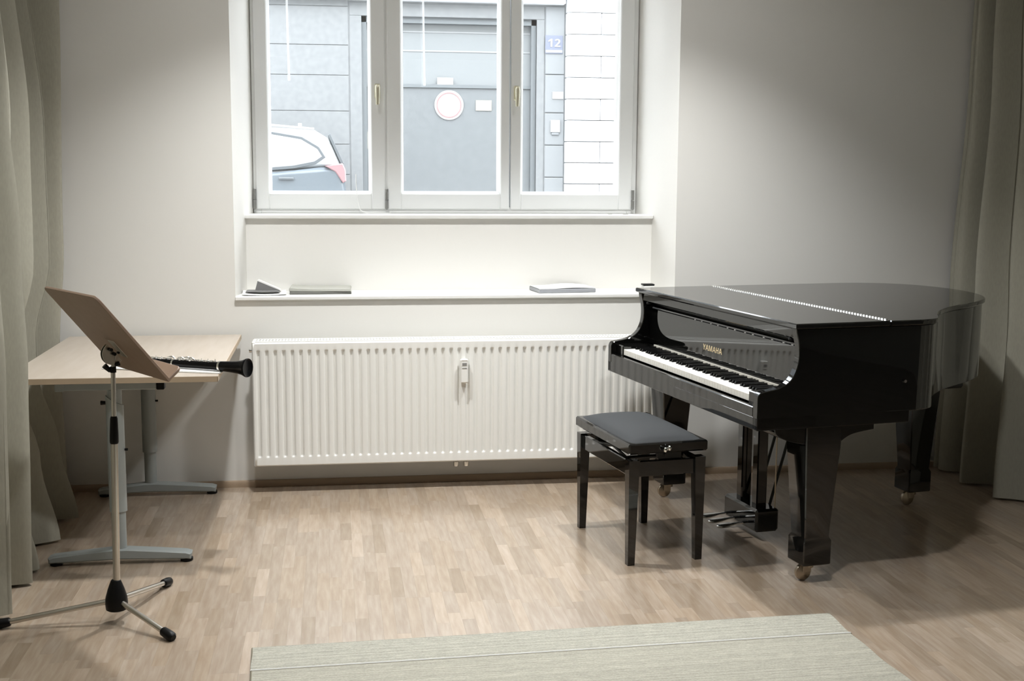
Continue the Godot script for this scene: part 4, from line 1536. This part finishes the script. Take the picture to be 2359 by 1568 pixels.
# ---------------------------------------------------------------- things on the sills
func sill_things() -> void:
	# loose sheet and propped leaflet at the left end
	var b := MB.new()
	var g := []
	for i in 9:
		var f := i / 8.0
		var lift := 0.010 * pow(absf(f - 0.5) * 2.0, 2.0)
		g.append([Vector3(-0.105 + 0.21 * f, 0.001 + lift, -0.09), Vector3(-0.105 + 0.21 * f, 0.001 + lift * 0.4, 0.09)])
	b.grid(g, true)
	for i in 8:
		b.q(g[i][0] - Vector3(0, 0.0008, 0), g[i + 1][0] - Vector3(0, 0.0008, 0), g[i + 1][1] - Vector3(0, 0.0008, 0), g[i][1] - Vector3(0, 0.0008, 0))
	var sheet := obj("paper_sheet", b, M.paper, self, 60)
	sheet.position = Vector3(-0.345, SILL + 0.001, -0.115)
	sheet.rotation.y = 0.05
	tag(sheet, "loose white paper lying at the left end of the lower sill", "paper")
	var lf := thing("leaflet", "grey folded leaflet standing half open on the loose white paper", "leaflet", Vector3(-0.36, SILL + 0.0125, -0.13))
	b = MB.new()
	b.prism(PackedVector2Array([Vector2(-0.075, 0), Vector2(0.09, 0), Vector2(0.075, 0.004), Vector2(-0.07, 0.003)]), Transform3D(Basis(), Vector3(0, 0, -0.05)), 0.10, 0.0)
	obj("lower_half", b, M.paper_grey, lf)
	b = MB.new()
	b.prism(PackedVector2Array([Vector2(-0.03, 0.006), Vector2(0.085, 0.004), Vector2(-0.012, 0.053), Vector2(-0.018, 0.050)]), Transform3D(Basis(), Vector3(0, 0, -0.002)), 0.003, 0.0)
	obj("raised_half", b, M.paper_grey, lf)
	b = MB.new()
	b.prism(PackedVector2Array([Vector2(-0.022, 0.052), Vector2(-0.014, 0.056), Vector2(0.095, 0.006), Vector2(0.09, 0.003)]), Transform3D(Basis(), Vector3(0, 0, -0.05)), 0.052, 0.0)
	obj("cover", b, M.paper, lf)
	# folded newspapers
	var labels := ["dark folded newspaper at the bottom of the left pile on the sill", "pale folded newspaper on top of the left pile on the sill"]
	for k in 2:
		b = MB.new()
		var h := 0.013
		b.prism(PackedVector2Array([Vector2(-0.15, 0.0), Vector2(0.15, 0.0), Vector2(0.151, h * 0.5), Vector2(0.146, h), Vector2(-0.05, h), Vector2(-0.11, h + 0.003 * k), Vector2(-0.145, h + 0.007 * k), Vector2(-0.151, h * 0.6 + 0.006 * k)]), Transform3D(Basis(), Vector3(0, 0, -0.095)), 0.19, 0.002)
		var o := obj("newspaper", b, [M.newsprint_dark, M.newsprint][k])
		o.position = Vector3(-0.072 + 0.002 * k, SILL + 0.0005 + k * (h + 0.0005), -0.165)
		o.rotation.y = 0.02 - 0.05 * k
		tag(o, labels[k], "newspaper", "folded newspapers on the lower sill")
	# magazine with a curled cover
	var mg := thing("magazine", "grey magazine with a curled white page on the right of the lower sill", "magazine", Vector3(1.155, SILL + 0.0005, -0.145), 0.10)
	b = MB.new()
	b.bx(Vector3(-0.15, 0, -0.10), Vector3(0.148, 0.020, 0.10), 0.003)
	obj("pages", b, mat("magazine_grey", lin(0.30, 0.31, 0.33), 0.4), mg)
	b = MB.new()
	g = []
	for i in 13:
		var f := i / 12.0
		var y := 0.0225 + 0.009 * sin(PI * clampf((f - 0.28) / 0.72, 0.0, 1.0)) * (0.8 + 0.2 * f)
		g.append([Vector3(-0.15 + 0.297 * f, y, -0.10), Vector3(-0.15 + 0.297 * f, lerpf(y, 0.0225, 0.35 + 0.3 * f), 0.098)])
	b.grid(g, true)
	for i in 12:
		for e in 2:
			b.qo(g[i][e], g[i + 1][e], g[i + 1][e] - Vector3(0, 0.002, 0), g[i][e] - Vector3(0, 0.002, 0), Vector3(0, 0, -1.0 + 2.0 * e))
	obj("curled_page", b, M.paper, mg, 60)
	# small box at the right end, seen over the piano lid
	var sb := thing("small_box", "small white box with a black lid at the right end of the lower sill", "box", Vector3(1.592, SILL, -0.10))
	b = MB.new()
	b.bx(Vector3(-0.028, 0, -0.024), Vector3(0.028, 0.031, 0.024), 0.002)
	obj("body", b, M.paper, sb)
	b = MB.new()
	b.bx(Vector3(-0.030, 0.031, -0.026), Vector3(0.030, 0.039, 0.026), 0.002)
	obj("box_lid", b, M.rubber, sb)
	# flakes of paint on the upper sill
	var rng := RandomNumberGenerator.new()
	rng.seed = 12
	var flakes := [1.05, 1.14, 1.27, 1.44, 1.52]
	for p in flakes:
		b = MB.new()
		var w := rng.randf_range(0.012, 0.03)
		b.prism(PackedVector2Array([Vector2(-w, -0.008), Vector2(w * 0.7, -0.012), Vector2(w, 0.006), Vector2(-w * 0.4, 0.012)]), Transform3D(Basis(Vector3.RIGHT, Vector3.BACK, Vector3.DOWN), Vector3.ZERO), 0.002, 0.0)
		var o := obj("paint_flake", b, M.newsprint if p > 1.4 else M.sill_white)
		o.position = Vector3(p, USILL + 0.003, -0.32 + rng.randf_range(-0.03, 0.03))
		o.rotation.y = rng.randf() * 3.0
		tag(o, "small flake of paint on the upper window sill, %s from the left" % ["first", "second", "third", "fourth", "fifth"][flakes.find(p)], "flake", "paint flakes on the upper sill")
